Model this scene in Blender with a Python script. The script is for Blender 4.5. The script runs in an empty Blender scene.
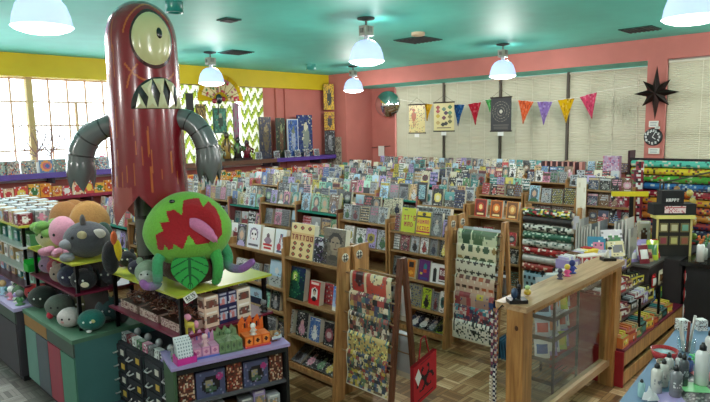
import bpy, math, random
from mathutils import Matrix, Vector
PI = math.pi
col = bpy.context.scene.collection
sc = bpy.context.scene
rnd = random.Random(7)

# ------------------------------------------------------------------ camera, world, exposure
CA, CP, CR, CF, CH = math.radians(45.7), math.radians(7.2), math.radians(1.1), 574.0, 2.05
r0 = Vector((math.cos(CA), -math.sin(CA), 0))
f0 = Vector((math.sin(CA)*math.cos(CP), math.cos(CA)*math.cos(CP), -math.sin(CP)))
u0 = Vector((math.sin(CA)*math.sin(CP), math.cos(CA)*math.sin(CP), math.cos(CP)))
RV = r0*math.cos(CR) - u0*math.sin(CR)
UV = u0*math.cos(CR) + r0*math.sin(CR)
cam_d = bpy.data.cameras.new('camera'); cam = bpy.data.objects.new('camera', cam_d); col.objects.link(cam)
cam.matrix_world = Matrix(((RV.x, UV.x, -f0.x, 0), (RV.y, UV.y, -f0.y, 0), (RV.z, UV.z, -f0.z, CH), (0, 0, 0, 1)))
cam_d.sensor_width = 36; cam_d.lens = 36*CF/710; cam_d.clip_start = 0.05
sc.camera = cam
w = bpy.data.worlds.new('world'); sc.world = w; w.use_nodes = True
bg = w.node_tree.nodes['Background']; bg.inputs[0].default_value = (0.86, 0.93, 1, 1); bg.inputs[1].default_value = 6.0
sc.view_settings.view_transform = 'Standard'; sc.view_settings.look = 'None'
sc.view_settings.exposure = 0.14; sc.view_settings.gamma = 1.0; sc.view_settings.use_curve_mapping = False
LAMP_W = 58

def ray(x, y): return f0 + RV*((x-355)/CF) + UV*((201-y)/CF)
def hz(x, y, z): d = ray(x, y); t = (z-CH)/d.z; return Vector((d.x*t, d.y*t, z))
def hx(x, y, X): d = ray(x, y); t = X/d.x; return Vector((X, d.y*t, CH+d.z*t))
def hy(x, y, Y): d = ray(x, y); t = Y/d.y; return Vector((d.x*t, Y, CH+d.z*t))

# ------------------------------------------------------------------ colours and materials
def lin(c): return tuple((v/12.92 if v <= .04045 else ((v+.055)/1.055)**2.4) for v in (x/255 for x in c))
NAMED = {'white': (228,228,226), 'cream': (216,206,178), 'black': (28,27,30), 'grey': (124,126,130), 'silver': (176,180,186),
 'red': (172,44,48), 'crimson': (118,32,46), 'pink': (208,130,158), 'orange': (206,116,58), 'yellow': (212,194,70), 'green': (70,126,78),
 'teal': (44,120,118), 'blue': (58,94,156), 'navy': (34,42,74), 'pale blue': (160,196,220), 'lavender': (168,150,206), 'purple': (96,46,120),
 'brown': (104,70,44), 'tan': (190,158,112), 'lime': (176,196,50), 'gold': (180,140,50), 'mint': (150,206,180)}
def C(c):
    return NAMED[c] if isinstance(c, str) else c
def mixc(a, b, t): return tuple(a[i]*(1-t)+b[i]*t for i in range(3))

def new_mat(name):
    m = bpy.data.materials.new(name); m.use_nodes = True
    return m, m.node_tree.nodes, m.node_tree.links, m.node_tree.nodes['Principled BSDF']
def paint_mat(name, rough, bump=0, scale=60, sheen=0, coat=0, var=0.0, metal=0):
    m, N, L, b = new_mat(name)
    a = N.new('ShaderNodeAttribute'); a.attribute_name = 'Col'
    b.inputs['Roughness'].default_value = rough; b.inputs['Metallic'].default_value = metal
    src = a.outputs['Color']
    tc = N.new('ShaderNodeTexCoord')
    if var or bump:
        n = N.new('ShaderNodeTexNoise'); n.inputs['Scale'].default_value = scale; n.inputs['Detail'].default_value = 3
        L.new(tc.outputs['Object'], n.inputs['Vector'])
    if var:
        mx = N.new('ShaderNodeMixRGB'); mx.blend_type = 'MULTIPLY'; mx.inputs[0].default_value = var
        rp = N.new('ShaderNodeValToRGB'); rp.color_ramp.elements[0].position = .35; rp.color_ramp.elements[1].position = .65
        rp.color_ramp.elements[0].color = (.35,.35,.35,1)
        L.new(n.outputs['Fac'], rp.inputs[0]); L.new(src, mx.inputs[1]); L.new(rp.outputs[0], mx.inputs[2]); src = mx.outputs[0]
    L.new(src, b.inputs['Base Color'])
    if bump:
        bp = N.new('ShaderNodeBump'); bp.inputs['Strength'].default_value = bump; bp.inputs['Distance'].default_value = .01
        L.new(n.outputs['Fac'], bp.inputs['Height']); L.new(bp.outputs[0], b.inputs['Normal'])
    if sheen: b.inputs['Sheen Weight'].default_value = sheen
    if coat: b.inputs['Coat Weight'].default_value = coat; b.inputs['Coat Roughness'].default_value = .12
    return m
M = {}
M['print'] = paint_mat('printed_card', .42)
M['matte'] = paint_mat('matte_paint', .75, var=.12, scale=5)
M['gloss'] = paint_mat('gloss_paint', .25, coat=.6)
M['plastic'] = paint_mat('plastic', .35)
M['plush'] = paint_mat('plush_fur', .95, bump=.5, scale=90, sheen=.2, var=.2)
M['cloth'] = paint_mat('cloth', .9, bump=.2, scale=120)
M['metal'] = paint_mat('metal', .35, metal=.85)
M['fur'] = M['plush']

def wood_mat(name, c1, c2, rough=.5, axis='Z', sc_=(14, 14, 1.4)):
    m, N, L, b = new_mat(name)
    tc = N.new('ShaderNodeTexCoord'); mp = N.new('ShaderNodeMapping'); mp.inputs['Scale'].default_value = sc_
    n = N.new('ShaderNodeTexNoise'); n.inputs['Scale'].default_value = 2.2; n.inputs['Detail'].default_value = 6; n.inputs['Distortion'].default_value = .8
    rp = N.new('ShaderNodeValToRGB'); rp.color_ramp.elements[0].position = .3; rp.color_ramp.elements[1].position = .7
    rp.color_ramp.elements[0].color = (*lin(c1), 1); rp.color_ramp.elements[1].color = (*lin(c2), 1)
    L.new(tc.outputs['Object'], mp.inputs[0]); L.new(mp.outputs[0], n.inputs['Vector']); L.new(n.outputs['Fac'], rp.inputs[0]); L.new(rp.outputs[0], b.inputs['Base Color'])
    b.inputs['Roughness'].default_value = rough
    return m
M['oak'] = wood_mat('oak', (142,98,56), (200,150,94))
M['oak_h'] = wood_mat('oak_shelf', (134,98,62), (182,144,98), sc_=(14, 1.4, 14))
M['pine'] = wood_mat('pine_post', (138,92,48), (192,140,82), .4)
M['board'] = wood_mat('pine_board', (150,116,84), (196,164,128), .35, sc_=(1.4, 14, 14))
M['walnut'] = wood_mat('walnut', (74,40,26), (112,66,42))
M['pinkwood'] = wood_mat('pink_painted_wood', (150,82,84), (172,100,100), .6)
def simple(name, c, rough=.6, metal=0, bump=0):
    m, N, L, b = new_mat(name)
    b.inputs['Roughness'].default_value = rough; b.inputs['Metallic'].default_value = metal
    tc = N.new('ShaderNodeTexCoord'); n = N.new('ShaderNodeTexNoise'); n.inputs['Scale'].default_value = 3; n.inputs['Detail'].default_value = 5
    mx = N.new('ShaderNodeMixRGB'); mx.blend_type = 'MULTIPLY'; mx.inputs[0].default_value = .25; mx.inputs[1].default_value = (*lin(c), 1)
    L.new(tc.outputs['Object'], n.inputs['Vector']); L.new(n.outputs['Fac'], mx.inputs[2]); L.new(mx.outputs[0], b.inputs['Base Color'])
    if bump:
        bp = N.new('ShaderNodeBump'); bp.inputs['Strength'].default_value = bump; L.new(n.outputs['Fac'], bp.inputs['Height']); L.new(bp.outputs[0], b.inputs['Normal'])
    return m
M['ceiling'] = simple('turquoise_ceiling_paint', (92,208,190), .55, bump=.15)
M['pinkwall'] = simple('salmon_wall_paint', (196,116,106), .7)
M['yellowwall'] = simple('mustard_wall_paint', (214,186,20), .6)
M['plain'] = simple('cream_wall_paint', (200,190,176), .8)
M['glassless'] = None
def glass_mat(name, tint=(1,1,1), refl=.08):
    m = bpy.data.materials.new(name); m.use_nodes = True; N = m.node_tree.nodes; L = m.node_tree.links; N.clear()
    o = N.new('ShaderNodeOutputMaterial'); t = N.new('ShaderNodeBsdfTransparent'); g = N.new('ShaderNodeBsdfGlossy'); x = N.new('ShaderNodeMixShader')
    t.inputs[0].default_value = (*tint, 1); g.inputs['Roughness'].default_value = .05
    lw = N.new('ShaderNodeLayerWeight'); lw.inputs[0].default_value = .5
    pw = N.new('ShaderNodeMath'); pw.operation = 'POWER'; pw.inputs[1].default_value = 4; L.new(lw.outputs['Facing'], pw.inputs[0])
    ml = N.new('ShaderNodeMath'); ml.operation = 'MULTIPLY_ADD'; ml.inputs[1].default_value = .5; ml.inputs[2].default_value = .05; L.new(pw.outputs[0], ml.inputs[0])
    L.new(ml.outputs[0], x.inputs[0]); L.new(t.outputs[0], x.inputs[1]); L.new(g.outputs[0], x.inputs[2]); L.new(x.outputs[0], o.inputs[0])
    return m
M['glass'] = glass_mat('clear_glass', (.93,.96,.95))
def trans_mat(name, c, mix=.5, stripes=None):
    m = bpy.data.materials.new(name); m.use_nodes = True; N = m.node_tree.nodes; L = m.node_tree.links; N.clear()
    o = N.new('ShaderNodeOutputMaterial'); d = N.new('ShaderNodeBsdfDiffuse'); t = N.new('ShaderNodeBsdfTranslucent'); x = N.new('ShaderNodeMixShader')
    d.inputs[0].default_value = (*lin(c), 1); t.inputs[0].default_value = (*lin(c), 1); x.inputs[0].default_value = mix
    L.new(d.outputs[0], x.inputs[1]); L.new(t.outputs[0], x.inputs[2]); L.new(x.outputs[0], o.inputs[0])
    return m
M['blind'] = trans_mat('blind_slats', (188,182,160), .14)
def trans_attr(name, mix):
    m = trans_mat(name, (255,255,255), mix); N = m.node_tree.nodes; L = m.node_tree.links
    a = N.new('ShaderNodeAttribute'); a.attribute_name = 'Col'
    for n in N:
        if n.type in ('BSDF_DIFFUSE', 'BSDF_TRANSLUCENT'): L.new(a.outputs['Color'], n.inputs[0])
    return m
M['curtain'] = trans_attr('thin_cloth', .4)
def emit_mat(name, c, s):
    m, N, L, b = new_mat(name); b.inputs['Base Color'].default_value = (*lin(c), 1)
    b.inputs['Emission Color'].default_value = (*lin(c), 1); b.inputs['Emission Strength'].default_value = s
    b.inputs['Roughness'].default_value = .15
    return m
M['lampshade'] = emit_mat('lit_prismatic_shade', (200,216,255), .68)
M['lamplens'] = emit_mat('lit_lamp_lens', (244,248,255), 2.4)
M['mirror'] = simple('mirror_silver', (245,245,245), .03, metal=1)

def floor_mat():
    m, N, L, b = new_mat('parquet_floor')
    tc = N.new('ShaderNodeTexCoord'); sep = N.new('ShaderNodeSeparateXYZ')
    rot = N.new('ShaderNodeMapping'); rot.inputs['Rotation'].default_value = (0, 0, 0)
    L.new(tc.outputs['Object'], rot.inputs[0]); L.new(rot.outputs[0], sep.inputs[0])
    def mth(op, a, bb=None):
        n = N.new('ShaderNodeMath'); n.operation = op
        for i, v in enumerate((a, bb)):
            if v is None: continue
            if isinstance(v, (int, float)): n.inputs[i].default_value = v
            else: L.new(v, n.inputs[i])
        return n.outputs[0]
    T = 0.155
    cx = mth('FLOOR', mth('DIVIDE', sep.outputs[0], T)); cy = mth('FLOOR', mth('DIVIDE', sep.outputs[1], T))
    par = mth('FLOORED_MODULO', mth('ADD', cx, cy), 2)
    fx = mth('FRACT', mth('DIVIDE', sep.outputs[0], T)); fy = mth('FRACT', mth('DIVIDE', sep.outputs[1], T))
    across = mth('ADD', mth('MULTIPLY', fx, par), mth('MULTIPLY', fy, mth('SUBTRACT', 1, par)))
    strip = mth('FLOOR', mth('MULTIPLY', across, 5)); sf = mth('FRACT', mth('MULTIPLY', across, 5))
    comb = N.new('ShaderNodeCombineXYZ'); L.new(cx, comb.inputs[0]); L.new(cy, comb.inputs[1]); L.new(strip, comb.inputs[2])
    wn = N.new('ShaderNodeTexWhiteNoise'); wn.noise_dimensions = '3D'; L.new(comb.outputs[0], wn.inputs['Vector'])
    comb2 = N.new('ShaderNodeCombineXYZ'); L.new(cx, comb2.inputs[0]); L.new(cy, comb2.inputs[1])
    wn2 = N.new('ShaderNodeTexWhiteNoise'); wn2.noise_dimensions = '3D'; L.new(comb2.outputs[0], wn2.inputs['Vector'])
    big = N.new('ShaderNodeTexNoise'); big.inputs['Scale'].default_value = 1.1; big.inputs['Detail'].default_value = 4; L.new(tc.outputs['Object'], big.inputs['Vector'])
    v = mth('ADD', mth('ADD', mth('MULTIPLY', wn.outputs['Value'], .35), mth('MULTIPLY', wn2.outputs['Value'], .4)), mth('MULTIPLY', big.outputs['Fac'], .4))
    rp = N.new('ShaderNodeValToRGB'); e = rp.color_ramp.elements
    e[0].position = .15; e[0].color = (*lin((82,54,30)), 1); e[1].position = 1; e[1].color = (*lin((222,196,158)), 1)
    k = e.new(.5); k.color = (*lin((142,102,62)), 1); k = e.new(.72); k.color = (*lin((182,148,108)), 1)
    L.new(v, rp.inputs[0])
    edge = mth('LESS_THAN', mth('MINIMUM', mth('MINIMUM', fx, fy), mth('ADD', mth('MULTIPLY', sf, .3), 0)), .022)
    mx = N.new('ShaderNodeMixRGB'); mx.inputs[2].default_value = (*lin((60,40,26)), 1)
    L.new(edge, mx.inputs[0]); L.new(rp.outputs[0], mx.inputs[1])
    # the parquet turns greyer and darker in the left aisle
    rp2 = N.new('ShaderNodeMapRange'); rp2.inputs['From Min'].default_value = 1.9; rp2.inputs['From Max'].default_value = 1.4
    L.new(sep.outputs[0], rp2.inputs['Value'])
    hs = N.new('ShaderNodeHueSaturation'); hs.inputs['Saturation'].default_value = .25; hs.inputs['Value'].default_value = .62
    L.new(mx.outputs[0], hs.inputs['Color'])
    m2 = N.new('ShaderNodeMixRGB'); L.new(rp2.outputs[0], m2.inputs[0]); L.new(mx.outputs[0], m2.inputs[1]); L.new(hs.outputs[0], m2.inputs[2])
    L.new(m2.outputs[0], b.inputs['Base Color'])
    b.inputs['Roughness'].default_value = .38
    return m
M['floor'] = floor_mat()

# ------------------------------------------------------------------ mesh builder
class MB:
    def __init__(s): s.v = []; s.f = []; s.c = []; s.s = []
    def quad(s, pts, c, smooth=False):
        i = len(s.v); s.v += [tuple(p) for p in pts]; s.f.append(tuple(range(i, i+len(pts)))); s.c.append(C(c)); s.s.append(smooth)
    def box(s, x0, x1, y0, y1, z0, z1, c='white', m=None, top=None, front=None):
        P = [Vector((x, y, z)) for z in (z0, z1) for y in (y0, y1) for x in (x0, x1)]
        if m is not None: P = [m @ p for p in P]
        i = len(s.v); s.v += [tuple(p) for p in P]
        for k, q in enumerate(((0,2,3,1), (4,5,7,6), (0,1,5,4), (2,6,7,3), (0,4,6,2), (1,3,7,5))):
            s.f.append(tuple(i+j for j in q)); s.s.append(False)
            s.c.append(C(top) if (k == 1 and top) else C(front) if (k == 2 and front) else C(c))
        return s
    def surf(s, fn, nu, nv, cf, smooth=True, closed=False):
        i = len(s.v); cu = nu if closed else nu+1
        for a in range(nv+1):
            for b in range(cu): s.v.append(tuple(fn(b/nu, a/nv)))
        for a in range(nv):
            for b in range(nu):
                b2 = (b+1) % cu if closed else b+1
                s.f.append((i+a*cu+b, i+a*cu+b2, i+(a+1)*cu+b2, i+(a+1)*cu+b)); s.s.append(smooth)
                s.c.append(C(cf((b+.5)/nu, (a+.5)/nv)) if callable(cf) else C(cf))
        return s
    def ell(s, c, r, colr, n=16, m=None, k=10):
        def fn(u, v):
            a = u*2*PI; b = (v-.5)*PI
            p = Vector((c[0]+r[0]*math.cos(a)*math.cos(b), c[1]+r[1]*math.sin(a)*math.cos(b), c[2]+r[2]*math.sin(b)))
            return m @ p if m is not None else p
        return s.surf(fn, n, k, colr, closed=True)
    def lathe(s, prof, colr, n=20, c=(0,0,0), smooth=True):
        K = len(prof)-1
        def fn(u, v):
            i = min(int(round(v*K)), K); r, z = prof[i]; return (c[0]+r*math.cos(u*2*PI), c[1]+r*math.sin(u*2*PI), c[2]+z)
        return s.surf(fn, n, K, colr, smooth=smooth, closed=True)
    def tube(s, pts, rad, colr, n=8, cap=True):
        pts = [Vector(p) for p in pts]; K = len(pts)-1
        rr = rad if isinstance(rad, (list, tuple)) else [rad]*(K+1)
        fr = []; up = Vector((0, 0, 1))
        for i, p in enumerate(pts):
            t = (pts[min(i+1, K)]-pts[max(i-1, 0)]).normalized()
            a = t.cross(up)
            if a.length < .2: a = t.cross(Vector((0, 1, 0)))
            a.normalize()
            if fr and a.dot(fr[-1][0]) < 0: a = -a
            fr.append((a, t.cross(a).normalized()))
        def fn(u, v):
            i = min(int(round(v*K)), K); a, b = fr[i]
            return pts[i] + (a*math.cos(u*2*PI)+b*math.sin(u*2*PI))*rr[i]
        s.surf(fn, n, K, colr, closed=True)
        if cap:
            for i in (0, K):
                a, b = fr[i]; q = [pts[i]+(a*math.cos(k/n*2*PI)+b*math.sin(k/n*2*PI))*rr[i] for k in range(n)]
                s.quad(q, colr(.5, i/K) if callable(colr) else colr)
        return s
    def canvas(s, cv, o, u, v):
        # o: top-left corner, u: full width vector, v: full height vector pointing down
        o, u, v = Vector(o), Vector(u), Vector(v); i = len(s.v); w_, h_ = cv.w, cv.h
        for a in range(h_+1):
            for b in range(w_+1): s.v.append(tuple(o+u*(b/w_)+v*(a/h_)))
        for a in range(h_):
            for b in range(w_):
                s.f.append((i+a*(w_+1)+b, i+(a+1)*(w_+1)+b, i+(a+1)*(w_+1)+b+1, i+a*(w_+1)+b+1)); s.c.append(cv.d[a][b]); s.s.append(False)
        return s
    def build(s, name, mat='print', parent=None, loc=None, rz=0.0):
        me = bpy.data.meshes.new(name); me.from_pydata(s.v, [], s.f)
        a = me.attributes.new('Col', 'FLOAT_COLOR', 'FACE')
        buf = []
        cache = {}
        for c in s.c:
            q = cache.get(c)
            if q is None: q = cache[c] = (*lin(c), 1.0)
            buf += q
        a.data.foreach_set('color', buf)
        me.polygons.foreach_set('use_smooth', s.s)
        me.materials.append(M[mat] if isinstance(mat, str) else mat); me.update()
        o = bpy.data.objects.new(name, me); col.objects.link(o)
        if parent: o.parent = parent
        if loc is not None: o.location = loc
        o.rotation_euler = (0, 0, rz)
        return o
def tag(o, label, cat, group=None, kind=None):
    o['label'] = label; o['category'] = cat
    if group: o['group'] = group
    if kind: o['kind'] = kind
    return o
def thing(name, label, cat, loc, rz=0, group=None):
    o = bpy.data.objects.new(name, None); o.empty_display_size = .05; col.objects.link(o); o.location = loc; o.rotation_euler = (0, 0, rz)
    return tag(o, label, cat, group)
def struct(o): o['kind'] = 'structure'; return o
def bx(*a, **k): return MB().box(*a, **k)

# ------------------------------------------------------------------ little canvases for printed things
FONT = {'A':'757 5','B':'65656','C':'74447','D':'65556','E':'74647','F':'74644','G':'74557','H':'55755','I':'72227','J':'11157','K':'55655','L':'44447','M':'57755','N':'65555','O':'75557','P':'75744','Q':'75571','R':'65655','S':'74717','T':'72222','U':'55557','V':'55552','W':'55775','X':'55255','Y':'55222','Z':'71247','0':'75557','1':'26227','2':'71747','5':'74717','7':'71111','3':'71717','$':'37637','.':'00002',"'":'22000',' ':'00000'}
FONT['A'] = '75755'
class CV:
    def __init__(s, w_, h_, c): s.w = w_; s.h = h_; c = C(c); s.d = [[c]*w_ for _ in range(h_)]
    def px(s, x, y, c):
        x = int(x); y = int(y)
        if 0 <= x < s.w and 0 <= y < s.h: s.d[y][x] = C(c)
    def rect(s, x0, y0, x1, y1, c):
        for y in range(int(y0), int(y1)):
            for x in range(int(x0), int(x1)): s.px(x, y, c)
        return s
    def ell(s, cx, cy, rx, ry, c):
        for y in range(s.h):
            for x in range(s.w):
                if ((x+.5-cx)/rx)**2+((y+.5-cy)/ry)**2 <= 1: s.px(x, y, c)
        return s
    def grad(s, a, b):
        a, b = C(a), C(b)
        for y in range(s.h):
            k = mixc(a, b, round(y/s.h*6)/6)
            for x in range(s.w): s.d[y][x] = k
        return s
    def speck(s, cols, p, R=rnd, y0=0, y1=None):
        for y in range(y0, s.h if y1 is None else y1):
            for x in range(s.w):
                if R.random() < p: s.px(x, y, R.choice(cols))
        return s
    def text(s, t, x, y, c, k=1):
        for ch in t:
            for r_, g in enumerate(FONT[ch]):
                for b in range(3):
                    if int(g) & (4 >> b): s.rect(x+b*k, y+r_*k, x+b*k+k, y+r_*k+k, c)
            x += 4*k
        return s
    def line(s, x0, y0, x1, y1, c):
        n = int(max(abs(x1-x0), abs(y1-y0)))+1
        for i in range(n+1): s.px(x0+(x1-x0)*i/n, y0+(y1-y0)*i/n, c)
        return s
MOTIFS = ['figure', 'title band', 'portrait', 'figure', 'round emblem', 'block title', 'landscape', 'stripes', 'dotted pattern']
def art(bgc, acc, motif, w_=10, h_=14, R=rnd):
    bgc, acc = C(bgc), C(acc); lum = sum(bgc)/3
    ink = (30,30,36) if lum > 110 else (214,212,206)
    cv = CV(w_, h_, bgc)
    acc = mixc(acc, ink, .25)
    for y in range(h_):
        for x in range(w_):
            if R.random() < .35: cv.px(x, y, mixc(bgc, ink, R.choice((.12, .25, .4))))
    if motif == 'figure':
        cv.ell(w_*.5, h_*.42, w_*.16, h_*.1, mixc(acc, (230,190,160), .4)); cv.ell(w_*.5, h_*.72, w_*.27, h_*.22, acc)
        cv.speck([ink, mixc(bgc, ink, .5)], .12, R, 2)
        for x in range(1, w_-1, 1):
            if R.random() < .7: cv.px(x, 1, ink)
    elif motif == 'title band':
        cv.rect(0, 1, w_, 4, acc)
        for x in range(1, w_-1):
            if R.random() < .6: cv.px(x, 2, ink)
        cv.ell(w_*.5, h_*.66, w_*.3, h_*.22, mixc(bgc, ink, .45)); cv.speck([ink, acc], .12, R, 5)
    elif motif == 'portrait':
        cv.ell(w_*.5, h_*.5, w_*.38, h_*.34, mixc(bgc, ink, .6)); cv.ell(w_*.5, h_*.5, w_*.2, h_*.2, (206,168,140)); cv.ell(w_*.5, h_*.95, w_*.42, h_*.2, acc)
        for x in range(1, w_-1):
            if R.random() < .5: cv.px(x, 1, acc)
    elif motif == 'stripes':
        for y in range(1, h_, 3): cv.rect(0, y, w_, y+1, acc)
        cv.speck([ink], .08, R)
    elif motif == 'round emblem':
        cv.ell(w_*.5, h_*.52, w_*.38, w_*.38, acc); cv.ell(w_*.5, h_*.52, w_*.2, w_*.2, mixc(acc, ink, .7))
        for x in range(2, w_-2): cv.px(x, h_-2, ink if R.random() < .6 else bgc)
    elif motif == 'dotted pattern':
        for y in range(1, h_, 2):
            for x in range(1+(y//2) % 2, w_, 2): cv.px(x, y, acc if R.random() < .8 else ink)
    elif motif == 'block title':
        for y0 in (2, 5, 8):
            for x in range(1, w_-1):
                if R.random() < .72: cv.rect(x, y0, x+1, y0+2, acc)
        cv.speck([ink], .06, R, h_-4)
    else:
        cv.grad(mixc(bgc, (255,255,255), .25), bgc); cv.rect(0, int(h_*.6), w_, h_, acc)
        cv.ell(w_*.6, h_*.4, w_*.18, w_*.18, mixc(acc, (255,255,255), .5)); cv.speck([mixc(acc, ink, .5), ink], .15, R, int(h_*.5))
    return cv

# local frame of a book: front faces -Y, origin bottom centre, leaning back
def book_mesh(mb, w_, h_, t, cv, spine, m=Matrix.Identity(4), pages=(222,214,196)):
    P = lambda x, y, z: m @ Vector((x, y, z))
    x0, x1 = -w_/2, w_/2
    mb.canvas(cv, P(x0, 0, h_), (m.to_3x3() @ Vector((w_, 0, 0))), (m.to_3x3() @ Vector((0, 0, -h_))))
    mb.quad([P(x0,0,0), P(x0,0,h_), P(x0,t,h_), P(x0,t,0)], spine)
    mb.quad([P(x0,t,0), P(x0,t,h_), P(x1,t,h_), P(x1,t,0)], spine)
    e = .006
    mb.quad([P(x1,0,0), P(x1,t,0), P(x1,t,h_), P(x1,0,h_)], pages)
    mb.quad([P(x0,0,h_), P(x1,0,h_), P(x1,t,h_), P(x0,t,h_)], pages)
    mb.quad([P(x0,0,0), P(x0,t,0), P(x1,t,0), P(x1,0,0)], pages)
def lean(a): return Matrix.Rotation(-a, 4, 'X')
ORD = ['first','second','third','fourth','fifth','sixth','seventh','eighth','ninth','tenth','eleventh','twelfth','thirteenth','fourteenth','fifteenth','sixteenth']

# ================================================================== THE ROOM
X0, Y0, XB, YW, ZC = -2.6, -2.6, 9.42, 10.1, 3.3
struct(bx(X0, 10.9, Y0, YW+.3, -.1, 0).build('floor', 'floor'))
struct(bx(X0, XB+1.4, Y0, YW+.3, ZC, ZC+.1).build('ceiling', 'ceiling'))
WS, WT = 1.36, 2.95           # sill and head of the left windows
b = MB(); b.box(X0, 7.55, YW, YW+.2, 0, WS); b.box(7.55, XB+1.4, YW, YW+.2, 0, ZC)
for x0, x1 in ((7.9, 7.96), (8.15, 8.2)): b.box(x0, x1, YW-.05, YW, 0, WT)
struct(b.build('wall_left', 'pinkwall'))
struct(bx(X0, XB, YW-.12, YW+.2, WT, ZC).build('trim_1', 'yellowwall'))
# back wall: beam, corner column, recess, pillar
yc = 9.43; zb = 2.98
b = MB(); b.box(XB, XB+.25, Y0, 2.75, zb, ZC); b.box(XB, XB+.02, 2.75, yc, zb, ZC)                     # beam
b.box(XB, XB+1.2, yc, YW, 0, ZC)                                # corner column
b.box(XB, XB+.2, 2.71, 2.98, 0, zb)                            # pillar that carries the clock
b.box(XB+.1, XB+1.3, 2.75, 2.94, 0, zb)
XR = 10.3
yr = hx(395, 120, XR).y
b.box(XR, XR+.15, yr, YW, 0, zb)                                # recess wall, solid part
b.box(XR, XR+.15, 2.94, yr, 0, 1.30)
b.box(XB, XB+.15, Y0, 2.71, 0, 1.45)
struct(b.build('wall_back', 'pinkwall'))
struct(bx(XB+.02, XR+.2, 2.75, yc, zb, zb+.06).build('trim_2', 'ceiling'))
struct(bx(X0-.1, X0, Y0, YW+.2, 0, ZC).build('wall_right', 'plain'))
struct(bx(X0, 10.9, Y0-.1, Y0, 0, ZC).build('wall_front', 'plain'))

# left windows: steel casements
FR = (206,170,140); n = 1
xs0 = hy(30, 100, YW).x
for k in range(-2, 3):
    xa = xs0 + k*1.72; xb = min(xa+1.72, 7.55)
    if xa > 7.3: continue
    b = MB()
    b.box(xa-.045, xa+.045, YW-.02, YW+.1, WS, WT, (196,172,120))
    if xb > 7.5: b.box(xb-.06, xb, YW-.02, YW+.1, WS, WT, (196,172,120))
    q = 1
    while xa+q*.344*.84 < xb-.1 and q < 6:
        x = xa+q*1.72/5.9; b.box(x-.011, x+.011, YW+.02, YW+.06, WS, WT, FR); q += 1
    for z in (WS+.03, 1.80, 2.19, 2.57, WT-.02): b.box(xa, xb, YW+.015, YW+.065, z-.012, z+.012, FR)
    xm = xa+.7
    b.box(xm-.018, xm+.018, YW, YW+.06, WS, 2.57, (210,178,140))
    o = struct(b.build('window_%d' % n, 'matte')); n += 1
    g = bx(xa, xb, YW+.07, YW+.076, WS, WT).build('glass_pane', 'glass', o)
struct(bx(X0, 7.55, YW-.08, YW+.08, WS-.05, WS, 'white').build('trim_3', 'matte'))
# back windows behind the blinds
for (ya, yb, X, z0, z1) in ((2.94, yr, XR, 1.30, zb), (Y0, 2.71, XB, 1.45, zb)):
    b = MB(); N_ = max(2, round((yb-ya)/1.1))
    for i in range(N_+1):
        y = ya+(yb-ya)*i/N_; b.box(X+.06, X+.13, y-.03, y+.03, z0, z1, (150,140,130))
    for z in (z0+.03, z0+.42, z0+.95, z1-.03): b.box(X+.07, X+.12, ya, yb, z-.025, z+.025, (150,140,130))
    o = struct(b.build('window_%d' % n, 'matte')); n += 1
    bx(X+.09, X+.096, ya, yb, z0, z1).build('glass_pane', 'glass', o)
    struct(bx(X-.1, X+.14, ya, yb, z0-.05, z0, (226,222,212)).build('trim_%d' % n, 'matte'))
# blinds
for i_, px_ in enumerate((444, 500.5, 568)):
    y_ = hx(px_, 100, XR-.06).y; struct(bx(XR-.085, XR+.02, y_-.022, y_+.022, 1.30, zb, (96,88,80)).build('trim_%d' % (20+i_), 'matte'))
js = [hx(x, 100, XR-.04).y for x in (396, 444, 500.5, 568)] + [2.96]
seg = [(js[i+1]+.012, js[i]-.012, XR-.04, 1.30, zb-.01, lb) for i, lb in enumerate(['narrow beige blind beside the salmon wall', 'beige blind behind the second poster, left of the dark poster', 'beige blind behind the orange and lavender pennants', 'beige blind behind the last yellow and pink pennants'])]
seg.append((.9, 2.69, XB+.03, 1.45, 2.95, 'beige blind right of the clock pillar'))
for ya, yb, X, z0, z1, lb in seg:
    b = MB(); K = int((z1-z0)/.028)
    def fn(u, v, ya=ya, yb=yb, X=X, z0=z0, z1=z1, K=K):
        i = round(v*K*2); return (X+(.0045 if i % 2 else -.0045), ya+(yb-ya)*u, z1-(z1-z0)*(i/(2*K)))
    b.surf(fn, 1, K*2, 'white', smooth=False)
    t = thing('window_blind', lb, 'blind', (0, 0, 0))
    b.build('slats', 'blind', t)
    bx(X-.03, X+.015, ya, yb, z1-.03, z1, (205,198,182)).build('head_rail', 'matte', t)
    b = MB()
    for k in range(1, 4):
        y = ya+(yb-ya)*k/4; b.box(X-.014, X-.011, y-.004, y+.004, z0, z1, (214,208,190))
    b.build('ladder_tape', 'matte', t)

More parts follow.
